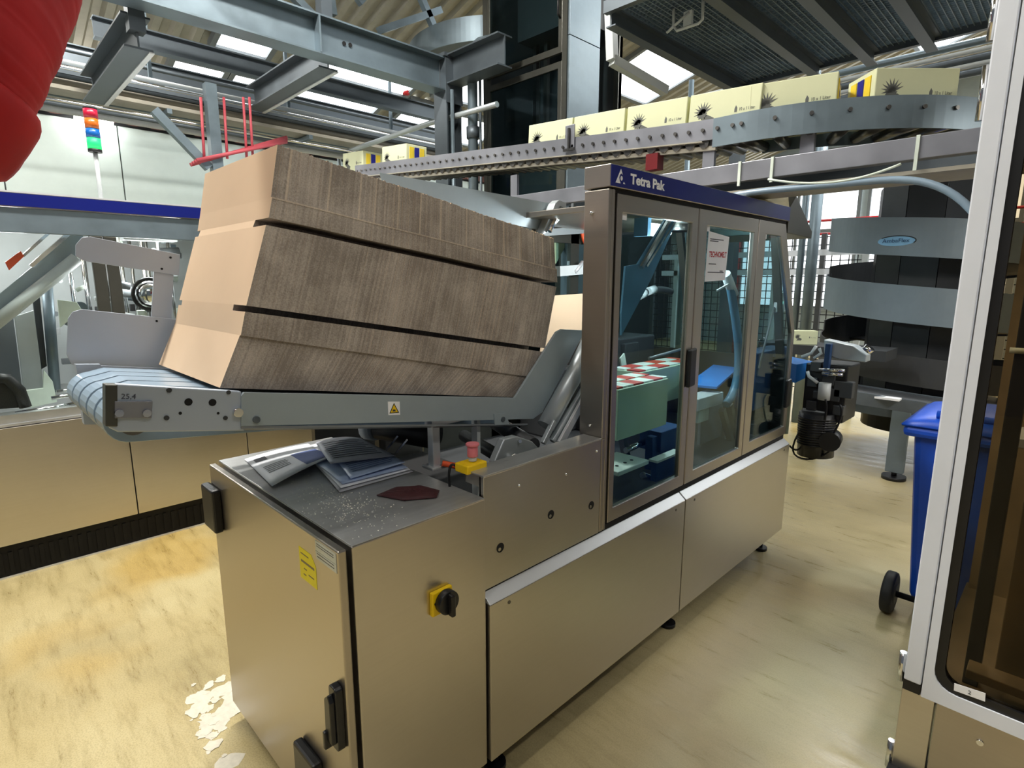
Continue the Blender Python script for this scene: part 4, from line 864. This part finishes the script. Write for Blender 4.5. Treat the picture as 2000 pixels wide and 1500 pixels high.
# return flange under the near rail
g = G(); P = cpath(0)[:30]; g.bar((P[0][0], YN + .02, ztop(P[0][2]) - .097), (-1.42, YN + .02, ztop(-1.42) - .097), .05, .005); g.bar((P[0][0], YN + .03, ztop(P[0][2]) - .13), (-1.36, YN + .03, ztop(-1.36) - .13), .02, .02); g.build('rail_lip', 'roof_sheet', t)
# rollers and axle bolts
pa = cpath(0); pb = cpath(WID)
def along(P, u): i = min(int(u), len(P) - 2); f = u - i; return V(lerp(P[i][0], P[i + 1][0], f), lerp(P[i][1], P[i + 1][1], f), lerp(ztop(P[i][2]), ztop(P[i + 1][2]), f))
gb = G(); k = 0; u = .3
while u < 64.8:
    a = along(pa, u) - V(0, 0, .103); b_ = along(pb, u) - V(0, 0, .103); d = (b_ - a).normalized()
    g = G(); g.cyl(a + d * .012, b_ - d * .012, .025, 10); g.build('roller', 'steel_dark', t)
    gb.cyl(a - d * .010 + V(0, 0, .055), a + V(0, 0, .055), .009, 8); k += 1
    u += .62 if u < 29 else 3.1
gb.build('axle_bolts', 'steel_dark', t)['kind'] = 'stuff'
g = G(); p = V(-2.25, YN, ztop(-2.25)); g.box(p.x - .035, p.x + .035, YN - .01, YN, p.z - .06, p.z + .07); br = g.build('bracket', 'rail_steel', t, bev=.004); g = G(); g.box(p.x - .006, p.x + .006, YN - .022, YN - .01, p.z - .07, p.z + .05); g.box(p.x - .04, p.x + .04, YN - .02, YN - .01, p.z - .075, p.z - .062); g.build('bracket_clip', 'steel_dark', br)
# straight level support beam and uprights
g = G(); g.box(-3.3, 1.2, YN + .02, YN + .07, 2.112, 2.197); g.build('support_beam', 'rail_steel', t, bev=.003)
for x, y in ((-1.40, YN + .03), (-.97, YN + .10), (-2.75, YN + .03)): g = G(); g.box(x - .03, x + .03, y, y + .02, 2.15, 2.33); g.build('upright', 'rail_steel', t)
g = G(); g.box(-3.3, 1.2, YN + .32, YN + .36, 2.10, 2.19); g.build('support_beam', 'galv_dark', t)
g = G(); g.box(-3.2, 1.0, YN + .04, YN + .34, 2.06, 2.075); g.build('drip_tray', 'roof_sheet', t)
for x in (-3.0, -2.45): g = G(); g.box(x - .03, x + .03, YN + .2, YN + .26, 0, 2.12); g.build('leg', 'galv', t)
g = G()
for px in (1445, 1508): a = hy(px, 320, YN + .015); g.box(a.x - .006, a.x + .006, YN + .012, YN + .02, 2.09, 2.2)
a = hy(1790, 300, YN + .015); g.box(a.x - .006, a.x + .006, YN + .012, YN + .02, 2.07, 2.2); g.each('cable_tie', 'cap_white', t)
g = G(); g.tube(bez([hy(1420, 385, 2.70), hy(1540, 355, 2.70), hy(1700, 378, 2.70), hy(1740, 325, 2.70), hy(1850, 335, 2.70), hy(1912, 430, 2.70)], 24), .014, 12); tag(g.build('air_hose', 'belt_clear'), 'translucent hose sagging below the overhead support beam', 'hose')
g = G(); g.tube(bez([hy(1500, 350, 2.69), hy(1620, 372, 2.69), hy(1700, 345, 2.69), hy(1760, 320, 2.69)], 16), .005, 8); tag(g.build('cable', 'cap_white'), 'thin white cable looping under the overhead support beam', 'cable')
g = G(); a = hy(1284, 318, YN + .05); g.box(a.x - .04, a.x + .03, YN + .0, YN + .06, a.z - .04, a.z + .04); tag(g.build('reflector', 'red_dark'), 'small dark red reflector box between conveyor and blue band', 'reflector')

# ================================================================ printed cartons
def carton(label, loc, rz, ry=0, group='pale cartons on the overhead conveyor', ends=True):
    t = thing('juice_carton_box', label, 'box', (0, 0, 0), group); L, W_, H_ = .355, .20, .205
    g = G(); g.box(-L / 2, L / 2, 0, W_, 0, H_); g.build('board', 'carton', t, bev=.004)
    g = G(); c = V(-L / 2 + .075, -.0008, .105)
    g.prism([c + V(.028 * math.cos(a) * (1 if k % 2 else .75) - .004, 0, .024 * math.sin(a) * (1 if k % 2 else .6)) for k, a in enumerate([2 * math.pi * q / 20 for q in range(20)])], (0, .0006, 0))
    for q in range(9): a = math.radians(20 + q * 22); g.prism([c + V(.008 * math.cos(a + 1.4), 0, .01 + .008 * math.sin(a + 1.4)), c + V(.05 * math.cos(a), 0, .012 + .048 * math.sin(a)), c + V(.008 * math.cos(a - 1.4), 0, .01 + .008 * math.sin(a - 1.4))], (0, .0006, 0))
    g.prism([c + V(.02, 0, .0), c + V(.06, 0, -.02), c + V(.05, 0, -.045), c + V(-.02, 0, -.045)], (0, .0006, 0)); g.build('fruit_print', 'carton_print', t)
    g = G(); c = V(L / 2 - .115, -.0008, .108); g.prism([c + V(-.006, 0, -.012), c + V(.006, 0, -.012), c + V(.007, 0, .006), c + V(0, 0, .018), c + V(-.006, 0, .004)], (0, .0006, 0)); g.build('leaf_print', 'carton_print', t)
    text('carton_lettering', '10 x 1 Liter', .020, 'carton_print', t, (L / 2 - .10, -.0006, .10), (1, 0, 0), (0, 0, 1), .0002, .8)
    if ends:
        for sx in (-1, 1):
            for q, m in enumerate(('cap_yellow', 'indigo', 'cap_yellow')):
                g = G(); x0 = sx * L / 2; g.box(min(x0, x0 + sx * .004), max(x0, x0 + sx * .004), .03 + q * .05, .072 + q * .05, .02, H_ - .02); g.build('pack_end', m, t)
    t.location = loc; t.rotation_euler = (0, ry, rz); return t
tops = lambda x: 2.531 - .054 * (x + 1.153)
WHC = ['leftmost of the run', 'second of the run, behind the upright bracket', 'third of the run', 'fourth of the run, just before the bend']
for k, (a, b_) in enumerate(((-2.627, -2.27), (-2.262, -1.905), (-1.892, -1.535), (-1.525, -1.165))):
    x = (a + b_) / 2; carton('pale yellow printed carton on the overhead conveyor, ' + WHC[k], (x, YN + .03, tops(x) - .205), 0, .054)
for k, (d, lab) in enumerate(((.24, 'pale yellow printed carton entering the overhead bend, left of the gap'), (.80, 'pale yellow printed carton turning on the overhead bend by the right machine'))):
    r = RAD - .045; a = d / 1.0; c = V(XS0 + r * math.sin(a), YN + RAD - r * math.cos(a), 2.325); carton(lab, c, a)
for k, (px, py, lab) in enumerate(((770, 300, 'far carton with yellow and blue pack ends, nearer of two beyond the stack'), (690, 318, 'farthest pale carton peeping over the top of the cardboard stack'))):
    p = hy(px, py, YN + .06); carton(lab, (p.x, YN + .05, ztop(p.x) - .075), 0, .07)

# cartons of packs inside the case packer
def packbox(label, px, py, X, L, H_):
    p = hx(px, py, X); t = thing('filled_carton', label, 'box', (X, p.y, p.z), 'open cartons inside the packing machine')
    g = G(); y0, z0 = p.y, p.z; W_ = .2
    g.box(X - W_, X, y0, y0 + L, z0, z0 + H_); g.build('board', 'carton_green', t, bev=.003)
    g = G(); g.box(X - W_ + .01, X - .01, y0 + L, y0 + L + .004, z0 + .01, z0 + H_ - .01); g.build('pack_end', 'indigo', t)
    for r in range(2):
        for q in range(5):
            yy = y0 + .005 + q * L / 5; xx = X - .09 - r * .095
            g = G(); g.box(xx, xx + .08, yy, yy + L / 10, z0 + H_, z0 + H_ + .008); g.build('pack_top', 'cap_red' if (q + r) % 2 == 0 else 'cap_white', t)
            g = G(); g.box(xx, xx + .08, yy + L / 10, yy + L / 5 - .003, z0 + H_, z0 + H_ + .008); g.build('pack_top', 'cap_white' if (q + r) % 2 == 0 else 'cap_red', t)
    return t
packbox('open carton of red and white packs nearest the left glazed door', 1205, 862, -1.32, .40, .22)
packbox('open carton of red and white packs behind the door handle', 1248, 800, -1.62, .62, .20)
packbox('small far carton with red and white packs deep inside the machine', 1240, 752, -2.02, .12, .12)
# beige cloth on the exhaust hood
g = G(); g.grid(lambda u, v: V(lerp(XU - .005, XU - .40, v), lerp(2.88, 3.36, u), 2.036 + (.10 * u ** 1.3 + .012 * math.sin(9 * u + 6 * v) * u) * min(1, v * 7) ), 16, 14); tag(g.build('cloth', 'cloth_beige', solid=.006), 'crumpled beige cloth on top of the far end of the machine', 'cloth')
# parts behind the stack near the pillar
g = G(); p = hx(1120, 402, -2.6); q = hx(1160, 470, -2.6); g.box(-2.75, -2.6, p.y, q.y + .25, q.z, p.z); tag(g.build('juice_carton_box', 'carton'), 'pale yellow carton edge beside the steel pillar, below the long guide', 'box')
t = thing('feed_frame', 'grey cross bars and struts behind the upper end of the stack', 'frame', (-2.4, 2.2, 0))
g = G(); g.bar(hx(1050, 455, -2.3), hx(1165, 448, -2.3), .03, .04); g.build('cross_bar', 'alu', t); g = G(); g.bar(hx(1088, 530, -2.3), hx(1165, 524, -2.3), .05, .06); g.build('cross_bar', 'light_grey', t)
g = G(); g.bar(hx(1120, 395, -2.35), hx(1110, 540, -2.35), .02, .02); g.build('strut', 'alu', t); g = G(); g.cyl(hx(1122, 532, -2.28), hx(1138, 512, -2.28), .014, 10); g.build('knob_rod', 'steel_bright', t)
g = G(); g.prism([hx(1086, 470, -2.45), hx(1110, 470, -2.45), hx(1086, 515, -2.45)], (-.02, 0, 0)); g.build('gusset', 'carton', t)
g = G(); g.tube(bez([hx(1136, 450, -2.3), hx(1140, 480, -2.3), hx(1150, 488, -2.3), hx(1158, 470, -2.3)]), .012, 8); g.build('cable_loop', 'orange', t)
g = G(); g.box(-2.9, -2.5, 2.3, 2.9, 0, 1.55); g.build('drive_cabinet', 'dark_grey', t); g = G(); g.cyl((-2.42, 2.35, 0), (-2.42, 2.35, 1.75), .02, 10); g.build('leg', 'galv', t)

# ================================================================ grating walkway at upper right
t = thing('grating_walkway', 'galvanised grating walkway on steel joists at the upper right', 'walkway', (-.9, 4.2, 3.2))
g = G()
for k in range(106): x = -2.33 + k * .035; g.box(x, x + .005, 3.15, 5.05, 3.30, 3.34)
for k in range(54): y = 3.15 + k * .035; g.box(-2.33, 1.4, y, y + .005, 3.305, 3.34)
o = g.build('grating_bars', 'galv', t); o['kind'] = 'stuff'
for x in (-2.30, -1.70, -1.33, -.97, -.45, .3, 1.2):
    g = G(); g.box(x - .04, x + .04, 3.15, 5.05, 3.288, 3.298); g.box(x - .035, x + .035, 3.15, 5.05, 3.20, 3.208); g.box(x - .006, x + .006, 3.15, 5.05, 3.208, 3.29); g.build('joist', 'galv_dark', t)
g = G(); g.box(-2.33, 1.4, 5.05, 5.09, 3.27, 3.36); g.build('edge_beam', 'galv_dark', t)
g = G(); g.box(-2.33, 1.4, 3.11, 3.15, 3.27, 3.34); g.build('edge_beam', 'galv_dark', t)
for z in (3.75, 4.3): g = G(); g.cyl((-2.33, 5.07, z), (1.4, 5.07, z), .02, 10); g.build('guard_rail', 'galv', t)
for x in (-2.3, -1.2, .1, 1.3): g = G(); g.cyl((x, 5.07, 3.3), (x, 5.07, 4.3), .02, 10); g.build('guard_post', 'galv', t)
a = hz(1190, 20, 3.3); g = G(); g.bar(hy(1192, 10, 3.45), hy(1196, 118, 3.45), .06, .06); g.bar(hy(1196, 118, 3.45), hy(1300, 178, 3.9), .06, .06); g.build('hanger', 'light_grey', t)
for x, y in ((-2.28, 5.0), (1.3, 5.0)): g = G(); g.box(x - .05, x + .05, y - .05, y + .05, 0, 3.2); g.build('leg', 'galv_dark', t)
t = thing('tray_lines', 'parallel silver cable trays beyond the walkway at upper right', 'pipes', (0, 6.2, 3))
for k, (py, m) in enumerate(((95, 'light_grey'), (118, 'galv'), (133, 'light_grey'), (147, 'galv_dark'), (158, 'light_grey'), (172, 'galv_dark'))):
    z = hy(1750, py, 6.4).z; g = G(); g.cyl((-4.5, 6.4, z), (2.5, 6.4, z), .02 + .012 * (k % 2), 10); g.build('tray_pipe', m, t)
g = G()
for x in (-3.5, -2.15, .15, 1.2): g.cyl((x, 6.37, 0), (x, 6.37, 3.9), .03, 10)
g.each('tray_post', 'galv', t)
t = thing('hanging_hook', 'bent white steel hook hanging from the walkway at the top edge', 'hook', (-1.8, 3.4, 3.2)); Yh = 3.45
g = G(); g.tube([hy(1316, -20, Yh), hy(1316, 52, Yh), hy(1322, 60, Yh), hy(1364, 46, Yh), hy(1372, 38, Yh), hy(1374, -20, Yh)], .009, 8); g.build('loop', 'light_grey', t)
g = G(); g.cyl(hy(1302, 64, Yh), hy(1346, 24, Yh), .008, 8); g.box(hy(1334, 50, Yh).x, hy(1350, 50, Yh).x, Yh, Yh + .02, hy(1340, 50, Yh).z, hy(1340, 22, Yh).z); g.build('hook_arm', 'light_grey', t)

# ================================================================ spiral conveyor
CX, CY, RS = -1.04, 6.32, .80
t = thing('spiral_conveyor', 'grey-blue spiral conveyor winding around a dark panelled column', 'conveyor', (CX, CY, 0)); SP = t
d0 = math.atan2(-CY, -CX)                       # direction from the column to the camera
def hel(a, r, z): return V(CX + r * math.cos(a), CY + r * math.sin(a), z)
def turn(z0, a0, a1, h, slope, mat, name, r=RS):
    g = G(); n = 64
    g.grid(lambda u, v: hel(lerp(a0, a1, u), r, z0 + slope * (lerp(a0, a1, u) - d0) + h * v), n, 1, 0, False); return g.build(name, mat, t, solid=.01)
sl = -.07
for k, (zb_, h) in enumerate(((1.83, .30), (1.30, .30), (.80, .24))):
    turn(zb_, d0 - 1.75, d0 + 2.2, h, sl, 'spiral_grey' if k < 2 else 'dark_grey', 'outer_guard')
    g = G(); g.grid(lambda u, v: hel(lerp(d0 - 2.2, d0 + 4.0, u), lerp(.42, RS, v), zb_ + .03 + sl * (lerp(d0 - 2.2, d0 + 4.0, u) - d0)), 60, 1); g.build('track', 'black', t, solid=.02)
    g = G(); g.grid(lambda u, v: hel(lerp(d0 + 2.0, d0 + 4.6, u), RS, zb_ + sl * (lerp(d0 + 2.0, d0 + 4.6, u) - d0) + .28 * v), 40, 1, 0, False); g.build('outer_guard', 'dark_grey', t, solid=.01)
for k in range(10):
    a = k * math.pi / 5; a2 = a + math.pi / 5 - .015
    g = G(); g.prism([hel(a, .44, .62), hel(a2, .44, .62), hel(a2, .41, .62), hel(a, .41, .62)], (0, 0, 1.85)); g.build('column_panel', 'dark_grey', t)
g = G(); g.cyl((CX, CY, .3), (CX, CY, 2.46), .39, 24); g.build('column_core', 'black', t)
g = G(); c = hel(d0 + .42, RS + .006, 1.93)
# oval badge on the upper band
def badge(u, s, r=RS + .008): a = d0 + u; return hel(a, r, 0)
zb0 = 1.965; n = 28
P = []
ac = math.atan2(hz(1697, 478, 1.93).y - CY, hz(1697, 478, 1.93).x - CX); ac = d0 - .30
g = G(); pts = [hel(ac + .17 * math.cos(2 * math.pi * k / n), RS + .0085, zb0 + .040 * math.sin(2 * math.pi * k / n)) for k in range(n)]
g.add(pts + [hel(ac, RS + .0085, zb0)], [[k, (k + 1) % n, n] for k in range(n)]); bdg = g.build('badge', 'oval_blue', t, fixn=False)
g = G(); g.tube([hel(ac + .17 * math.cos(2 * math.pi * k / n), RS + .009, zb0 + .040 * math.sin(2 * math.pi * k / n)) for k in range(-2, 12)], .004, 6); g.build('badge_arc', 'black', bdg)
xd = (hel(ac + .1, RS, 0) - hel(ac - .1, RS, 0)).normalized(); 
text('badge_lettering', 'AmbaFlex', .044, 'part_blue', bdg, hel(ac, RS + .012, zb0 - .012), xd, (0, 0, 1), .0004, 1.1, 0, 'CENTER')
for k, da in enumerate((-.05, 1.35, -1.5)):
    p = V(-.963, 5.51, 0) if k == 0 else hel(d0 + da, RS, 0)
    g = G(); p.z = .06; g.box(p.x - .065, p.x + .065, p.y - .03, p.y + .03, .06, .62); lg_ = g.build('leg', 'spiral_grey', t, bev=.005); g = G(); g.cyl((p.x, p.y, 0), (p.x, p.y, .03), .09, 16); g.cyl((p.x, p.y, .03), (p.x, p.y, .07), .02, 10); g.build('foot', 'black', lg_)
turn(.52, d0 - 2.2, d0 + 2.2, .12, 0, 'galv_dark', 'base_ring', RS + .01)
g = G(); g.grid(lambda u, v: hel(lerp(0, 6.283, u), lerp(.3, RS, v), .56), 40, 1); g.build('base_plate', 'dark_grey', t, solid=.02)
# red rail and mesh fence beyond
t = thing('red_rail', 'thin red guard rail in front of the bright windows', 'handrail', (-2, 9.5, 0))
for py in (398, 425): z = hy(1650, py + 30, 9.5).z; g = G(); g.cyl((-5, 9.5, z), (1.5, 9.5, z), .018, 8); g.build('rail', 'red', t)
for px in (1739, 1450, 1600): p = hy(px, 420, 9.5); g = G(); g.cyl((p.x, 9.5, 0), (p.x, 9.5, p.z + .25), .03, 8); g.build('post', 'red', t)
t = thing('mesh_fence', 'black wire mesh fence behind the spiral conveyor', 'fence', (-2.5, 8.2, 0))
g = G()
for k in range(50): x = -5.0 + k * .1; g.box(x, x + .012, 8.2, 8.206, .2, 2.2)
for k in range(21): z = .2 + k * .1; g.box(-5.0, 0, 8.2, 8.206, z, z + .012)
o = g.build('wire_mesh', 'black', t); o['kind'] = 'stuff'
for x in (-5, -3.7, -2.5, -1.2, 0): g = G(); g.box(x - .03, x + .03, 8.17, 8.23, 0, 2.25); g.build('post', 'dark_grey', t)
for px, lab in ((1586, 'grey steel post behind the exhaust hood, beside the slanted door'), (1562, 'thin grey steel post nearest the slanted machine door')):
    g = G(); p = hy(px, 500, 7.0); g.cyl((p.x, 7.0, 0), (p.x, 7.0, 3.6), .06 if px > 1570 else .025, 12); tag(g.build('steel_post', 'galv'), lab, 'post')
t = thing('far_conveyor', 'light grey conveyor bed glimpsed between the spiral bands', 'conveyor', (-2.5, 7.6, 0))
for z in (1.95, 1.72): g = G(); g.box(-4.5, -.4, 7.6, 7.66, z, z + .07); g.build('side_rail', 'white_paint', t)
for x in (-4.3, -2.9, -1.9, -.6): g = G(); g.box(x, x + .06, 7.6, 7.66, 0, 1.95); g.build('leg', 'light_grey', t)
p = hy(1572, 645, 5.0); carton('small carton with yellow and blue pack ends beyond the slanted door', (p.x, 5.02, p.z - .12), .6, 0, 'cartons at the spiral').scale = (.55, .55, .55)
g = G(); g.box(p.x - .35, p.x + .6, 4.95, 5.3, p.z - .20, p.z - .12); tag(g.build('transfer_table', 'dark_grey'), 'dark transfer table carrying the small carton near the spiral', 'table')
for q in (0,):
    pass

# ================================================================ outfeed unit between packer and spiral
t = thing('outfeed_unit', 'dark outfeed drive with silver guard, chrome rods, motor and cables', 'conveyor', (-1.5, 3.9, 0)); YO = 3.85
def O(px, py, Y=YO): return hy(px, py, Y)
g = G(); g.prism([O(1556, 712), O(1590, 706), O(1580, 735), O(1553, 748)], (-.2, .15, 0)); g.build('belt', 'belt_blue', t)
g = G(); g.prism([O(1609, 663), O(1668, 676), O(1692, 694), O(1691, 708), O(1640, 702), O(1609, 692)], (0, .10, 0)); gd = g.build('guard', 'alu', t, bev=.006)
g = G(); g.cyl(O(1692, 685), O(1700, 678), .03, 14); g.build('guard_knob', 'chrome', gd)
g = G(); p = O(1620, 690, YO - .02); g.box(p.x - .02, p.x + .012, YO - .05, YO - .01, p.z - .14, p.z + .06); g.build('clamp', 'part_blue', t, bev=.004)
for a, b_ in (((1600, 722), (1650, 724)), ((1606, 729), (1646, 732))): g = G(); g.cyl(O(*a, YO - .08), O(*b_, YO - .08), .01, 12); g.build('guide_rod', 'chrome', t)
g = G(); g.tube([O(1577, 725, YO - .06), O(1580, 735, YO - .06), O(1597, 748, YO - .06)], .010, 10); g.tube([O(1590, 700), O(1604, 690), O(1600, 680)], .010, 8); g.tube([O(1566, 697), O(1585, 690), O(1594, 676)], .010, 8); g.each('bent_rod', 'light_grey', t)
p = O(1605, 760); g = G(); g.box(p.x - .1, p.x + .14, YO - .02, YO + .25, .78, p.z + .16); g.build('drive_body', 'black', t, bev=.01)
p = O(1610, 765, YO - .06); g = G(); g.cyl(p + V(0, 0, -.05), p + V(0, 0, .055), .035, 16); g.build('air_cylinder', 'light_grey', t)
a, b_ = O(1597, 805, YO - .02), O(1592, 888, YO - .02); g = G(); g.cyl(a, b_, .105, 24); mt = g.build('motor', 'black_plastic', t); g = G()
for k in range(12): c = a.lerp(b_, .1 + k * .055); g.tube([c, c + (b_ - a).normalized() * .008], .11, 20)
g.build('cooling_fins', 'black', mt)
g = G(); p = O(1625, 855); g.cyl(p, p + V(.02, -.12, 0), .06, 16); g.build('gearbox', 'black', t)
g = G(); g.bar(O(1570, 800), O(1612, 808), .05, .03); g.build('motor_bracket', 'light_grey', t)
for pts_ in ([(1560, 845), (1535, 890), (1545, 900), (1590, 910), (1640, 890), (1628, 850)], [(1542, 870), (1560, 895), (1580, 860), (1560, 840)], [(1640, 790), (1655, 810), (1625, 850), (1615, 870)], [(1612, 780), (1620, 800), (1605, 830), (1610, 850)]):
    g = G(); g.tube(bez([O(*q, YO - .1) for q in pts_]), .006, 8); g.build('cable', 'black', t)
g = G()
for px, py, s in ((1590, 745, .03), (1600, 770, .025), (1588, 790, .03), (1622, 740, .035), (1597, 715, .03), (1630, 770, .04), (1650, 760, .05), (1640, 800, .03)): p = O(px, py); g.box(p.x - s, p.x + s, YO - .04, YO + .02, p.z - s, p.z + s)
g.each('drive_part', 'dark_grey', t, bev=.004)
g = G(); g.box(-1.75, -1.35, 3.49, 3.95, .82, .88); g.build('mounting_arm', 'dark_grey', t)
# low curved belt leading to the spiral
t = thing('low_conveyor', 'dark low conveyor sweeping from the outfeed to the spiral', 'conveyor', (-.9, 4.7, 0))
a, b_, c = hz(1640, 772, .82), hz(1730, 785, .76), hz(1860, 812, .70)
P1 = bez([a, b_, c, c + V(.5, .2, 0)], 16)
for off, m, nm, w_ in ((0, 'galv_dark', 'side_rail', .05), (.32, 'galv_dark', 'side_rail', .05)):
    g = G(); Q1 = [p + V(0.0, off, 0) for p in P1]
    for i in range(16): g.bar(Q1[i], Q1[i + 1], .03, .09)
    g.build(nm, m, t)
g = G(); g.grid(lambda u, v: P1[min(16, round(u * 16))] + V(0, .03 + .27 * v, .03), 16, 1); g.build('belt', 'dark_grey', t, solid=.015)
p = hz(1700, 783, .80); g = G(); g.box(p.x - .3, p.x + .15, p.y + .12, p.y + .20, .80, .815); g.build('white_strip', 'white_print', t)
for u in (14,): q = P1[u]; g = G(); g.box(q.x - .03, q.x + .03, q.y + .14, q.y + .2, 0, q.z); g.build('leg', 'spiral_grey', t)

# ================================================================ blue wheeled bin
t = thing('wheeled_bin', 'blue plastic wheeled bin standing behind the right machine', 'bin', (-.25, 3.35, 0))
bx0, bx1, by0, by1 = -.50, .02, 3.16, 3.70
g = G(); z0, z1 = .09, .98
lo_ = [(bx0 + .06, by0 + .06), (bx1 - .06, by0 + .06), (bx1 - .06, by1 - .04), (bx0 + .06, by1 - .04)]; hi_ = [(bx0 + .0, by0 + .0), (bx1, by0), (bx1, by1), (bx0, by1)]
g.add([(x, y, z0) for x, y in lo_] + [(x, y, z1) for x, y in hi_], [[0, 3, 2, 1], [4, 5, 6, 7]] + [[i, (i + 1) % 4, 4 + (i + 1) % 4, 4 + i] for i in range(4)]); g.build('body', 'bin_blue', t, bev=.03)
g = G(); g.box(bx0 - .035, bx1 + .035, by0 - .035, by1 + .03, .93, .985); g.build('rim', 'bin_blue', t, bev=.02)
g = G(); g.grid(lambda u, v: V(lerp(bx0 - .04, bx1 + .04, u), lerp(by0 - .04, by1 + .04, v), .985 + .07 * (math.sin(math.pi * u) * math.sin(math.pi * v)) ** .35), 14, 14); g.build('lid', 'bin_blue', t, solid=.01)
g = G(); g.cyl((bx0 + .08, by0 + .02, 1.045), (bx1 - .08, by0 + .02, 1.045), .018, 10); g.build('grip', 'bin_blue', t)
for x in (bx0 - .02, bx1 - .02):
    g = G(); g.cyl((x - .02, by0 + .04, .105), (x + .03, by0 + .04, .105), .105, 26); wh = g.build('wheel', 'rubber', t, bev=.012); g = G(); g.cyl((x - .024, by0 + .04, .105), (x + .034, by0 + .04, .105), .05, 18); g.build('hub', 'dark_grey', wh)
g = G(); g.cyl((bx0 - .01, by0 + .04, .105), (bx1 + .01, by0 + .04, .105), .015, 10); g.build('axle', 'black', t)

# ================================================================ machine on the right
t = thing('glazed_machine', 'white framed machine with brown tinted glass at the right edge', 'machine', (.7, 2.4, 0)); YR = 2.043; XE = -.262
g = G(); g.box(XE, XE + .046, YR, YR + .06, .385, 2.75); g.build('corner_post', 'white_paint', t, bev=.004)
g = G(); g.box(XE, XE + .046, YR + .002, YR + .06, .35, .385); g.build('post_base', 'black', t)
o_ = [(XE + .050, .352), (1.4, .352), (1.4, 2.75), (XE + .050, 2.75)]
i_ = rrect(XE + .074, 1.36, .40, 2.70, .06)
# outer outline with the same number of points as the rounded opening
oo = []
for k, (x, z) in enumerate(i_):
    cx, cz = o_[[1, 2, 3, 0][k // 6]]; oo.append((cx, cz))
g = G(); g.yring(oo, i_, YR - .004, YR + .035); dr2 = g.build('door_frame', 'white_paint', t)
j_ = rrect(XE + .098, 1.335, .425, 2.675, .05)
g = G(); g.yring(i_, j_, YR + .002, YR + .03); g.build('gasket', 'black', dr2)
g = G(); g.yp(j_, YR + .012, YR + .018); g.build('pane', 'glass_brown', dr2)
g = G(); P = [hy(1864, 1334, YR), hy(1925, 1354, YR), hy(1924, 1370, YR), hy(1863, 1348, YR)]; g.prism(P, (0, -.0015, 0)); lb_ = g.build('number_label', 'white_print', dr2)
text('label_number', '2', .017, 'print_dark', lb_, (P[0].lerp(P[2], .5) + V(-.004, -.002, -.006)), (1, 0, 0), (0, 0, 1), .0003)
g = G(); g.box(XE - .002, XE + .085, YR + .01, YR + .06, .05, .35); g.build('base_post', 'steel_side', t, bev=.002)
g = G(); g.box(XE + .09, 1.4, YR + .012, YR + .03, .05, .35); bpn = g.build('base_panel', 'steel_door', t, bev=.002)
g = G(); p = hy(1914, 1450, YR + .012); g.cyl(p, p - V(0, .004, 0), .009, 14); g.build('panel_lock', 'chrome', bpn)
g = G(); g.box(XE - .01, XE + .12, YR - .03, YR + .05, .02, .06); g.box(XE + .08, 1.3, YR + .1, YR + .2, 0, .05); g.each('foot', 'black', t)
for z in (.43, .10): g = G(); g.cyl((XE - .012, YR + .03, z - .07), (XE - .012, YR + .03, z + .03), .011, 12); g.build('hinge', 'chrome', t)
for z in (2.15, 2.35): g = G(); g.cyl((XE - .01, YR + .03, z - .07), (XE - .01, YR + .03, z + .07), .009, 12); g.build('hinge', 'chrome', t)
g = G(); g.box(XE + .06, 1.4, 2.95, 3.0, .1, 2.7); g.build('rear_panel', 'tan_box', t); g = G(); g.box(XE + .05, 1.4, YR + .07, 3.0, .30, .36); g.build('floor_pan', 'tan_box', t); g = G(); g.box(XE + .05, 1.4, YR + .06, 3.0, 2.7, 2.75); g.build('roof_panel', 'white_paint', t)
for x0, x1, y0, y1, z0, z1, m in ((-.13, -.09, 2.2, 2.26, .36, 2.7, 'dark_grey'), (-.06, .02, 2.3, 2.36, .36, 1.2, 'tan_box'), (.05, 1.3, 2.25, 2.3, .78, .80, 'alu'), (.05, 1.3, 2.25, 2.6, .60, .77, 'dark_grey'), (.02, 1.3, 2.2, 2.5, 1.0, 1.12, 'tan_box'), (-.10, 1.3, 2.3, 2.5, 1.14, 1.17, 'light_grey'), (.0, .06, 2.2, 2.25, 1.2, 2.7, 'galv_dark'), (.15, .19, 2.3, 2.34, 1.17, 2.7, 'steel_dark'), (-.12, 1.3, 2.13, 2.2, .42, .45, 'tan_box'), (.08, .12, 2.2, 2.24, .36, .62, 'tan_box'), (.06, .1, 2.2, 2.22, 1.55, 1.57, 'light_grey'), (.0, .9, 2.4, 2.42, 1.75, 1.765, 'light_grey'), (.0, .9, 2.4, 2.42, 1.95, 1.965, 'light_grey')):
    g = G(); g.box(x0, x1, y0, y1, z0, z1); g.build('inner_part', m, t, bev=.003)
g = G(); c = V(.14, 2.3, .50); g.sphere(c, .07, 14, sq=(1.3, 1, .6)); g.build('inner_dome', 'tan_box', t); g = G(); g.tube(bez([(.06, 2.25, .92), (.02, 2.2, 1.02), (.15, 2.2, 1.06), (.3, 2.25, 1.0)]), .012, 8); g.build('inner_hose', 'black', t)
ld = bpy.data.lights.new('inner_light', 'POINT'); ld.energy = 5; ld.shadow_soft_size = .06; ld.color = (1, .93, .78); lo = bpy.data.objects.new('inner_light', ld); COL.objects.link(lo); lo.parent = t; lo.location = V(.35, 2.15, 1.6) - ORG[t]  # added light with an unseen lamp body, brightening the machine's interior
g = G(); g.box(.33, .37, 2.16, 2.2, 1.55, 1.75); g.build('inner_lamp', 'lamp_glow', t)  # unseen lamp body of the added light
g = G(); c = hy(1972, 684, 2.2); g.cyl(c, c + V(.05, 0, 0), .009, 10); g.build('inner_fitting', 'cap_white', t)
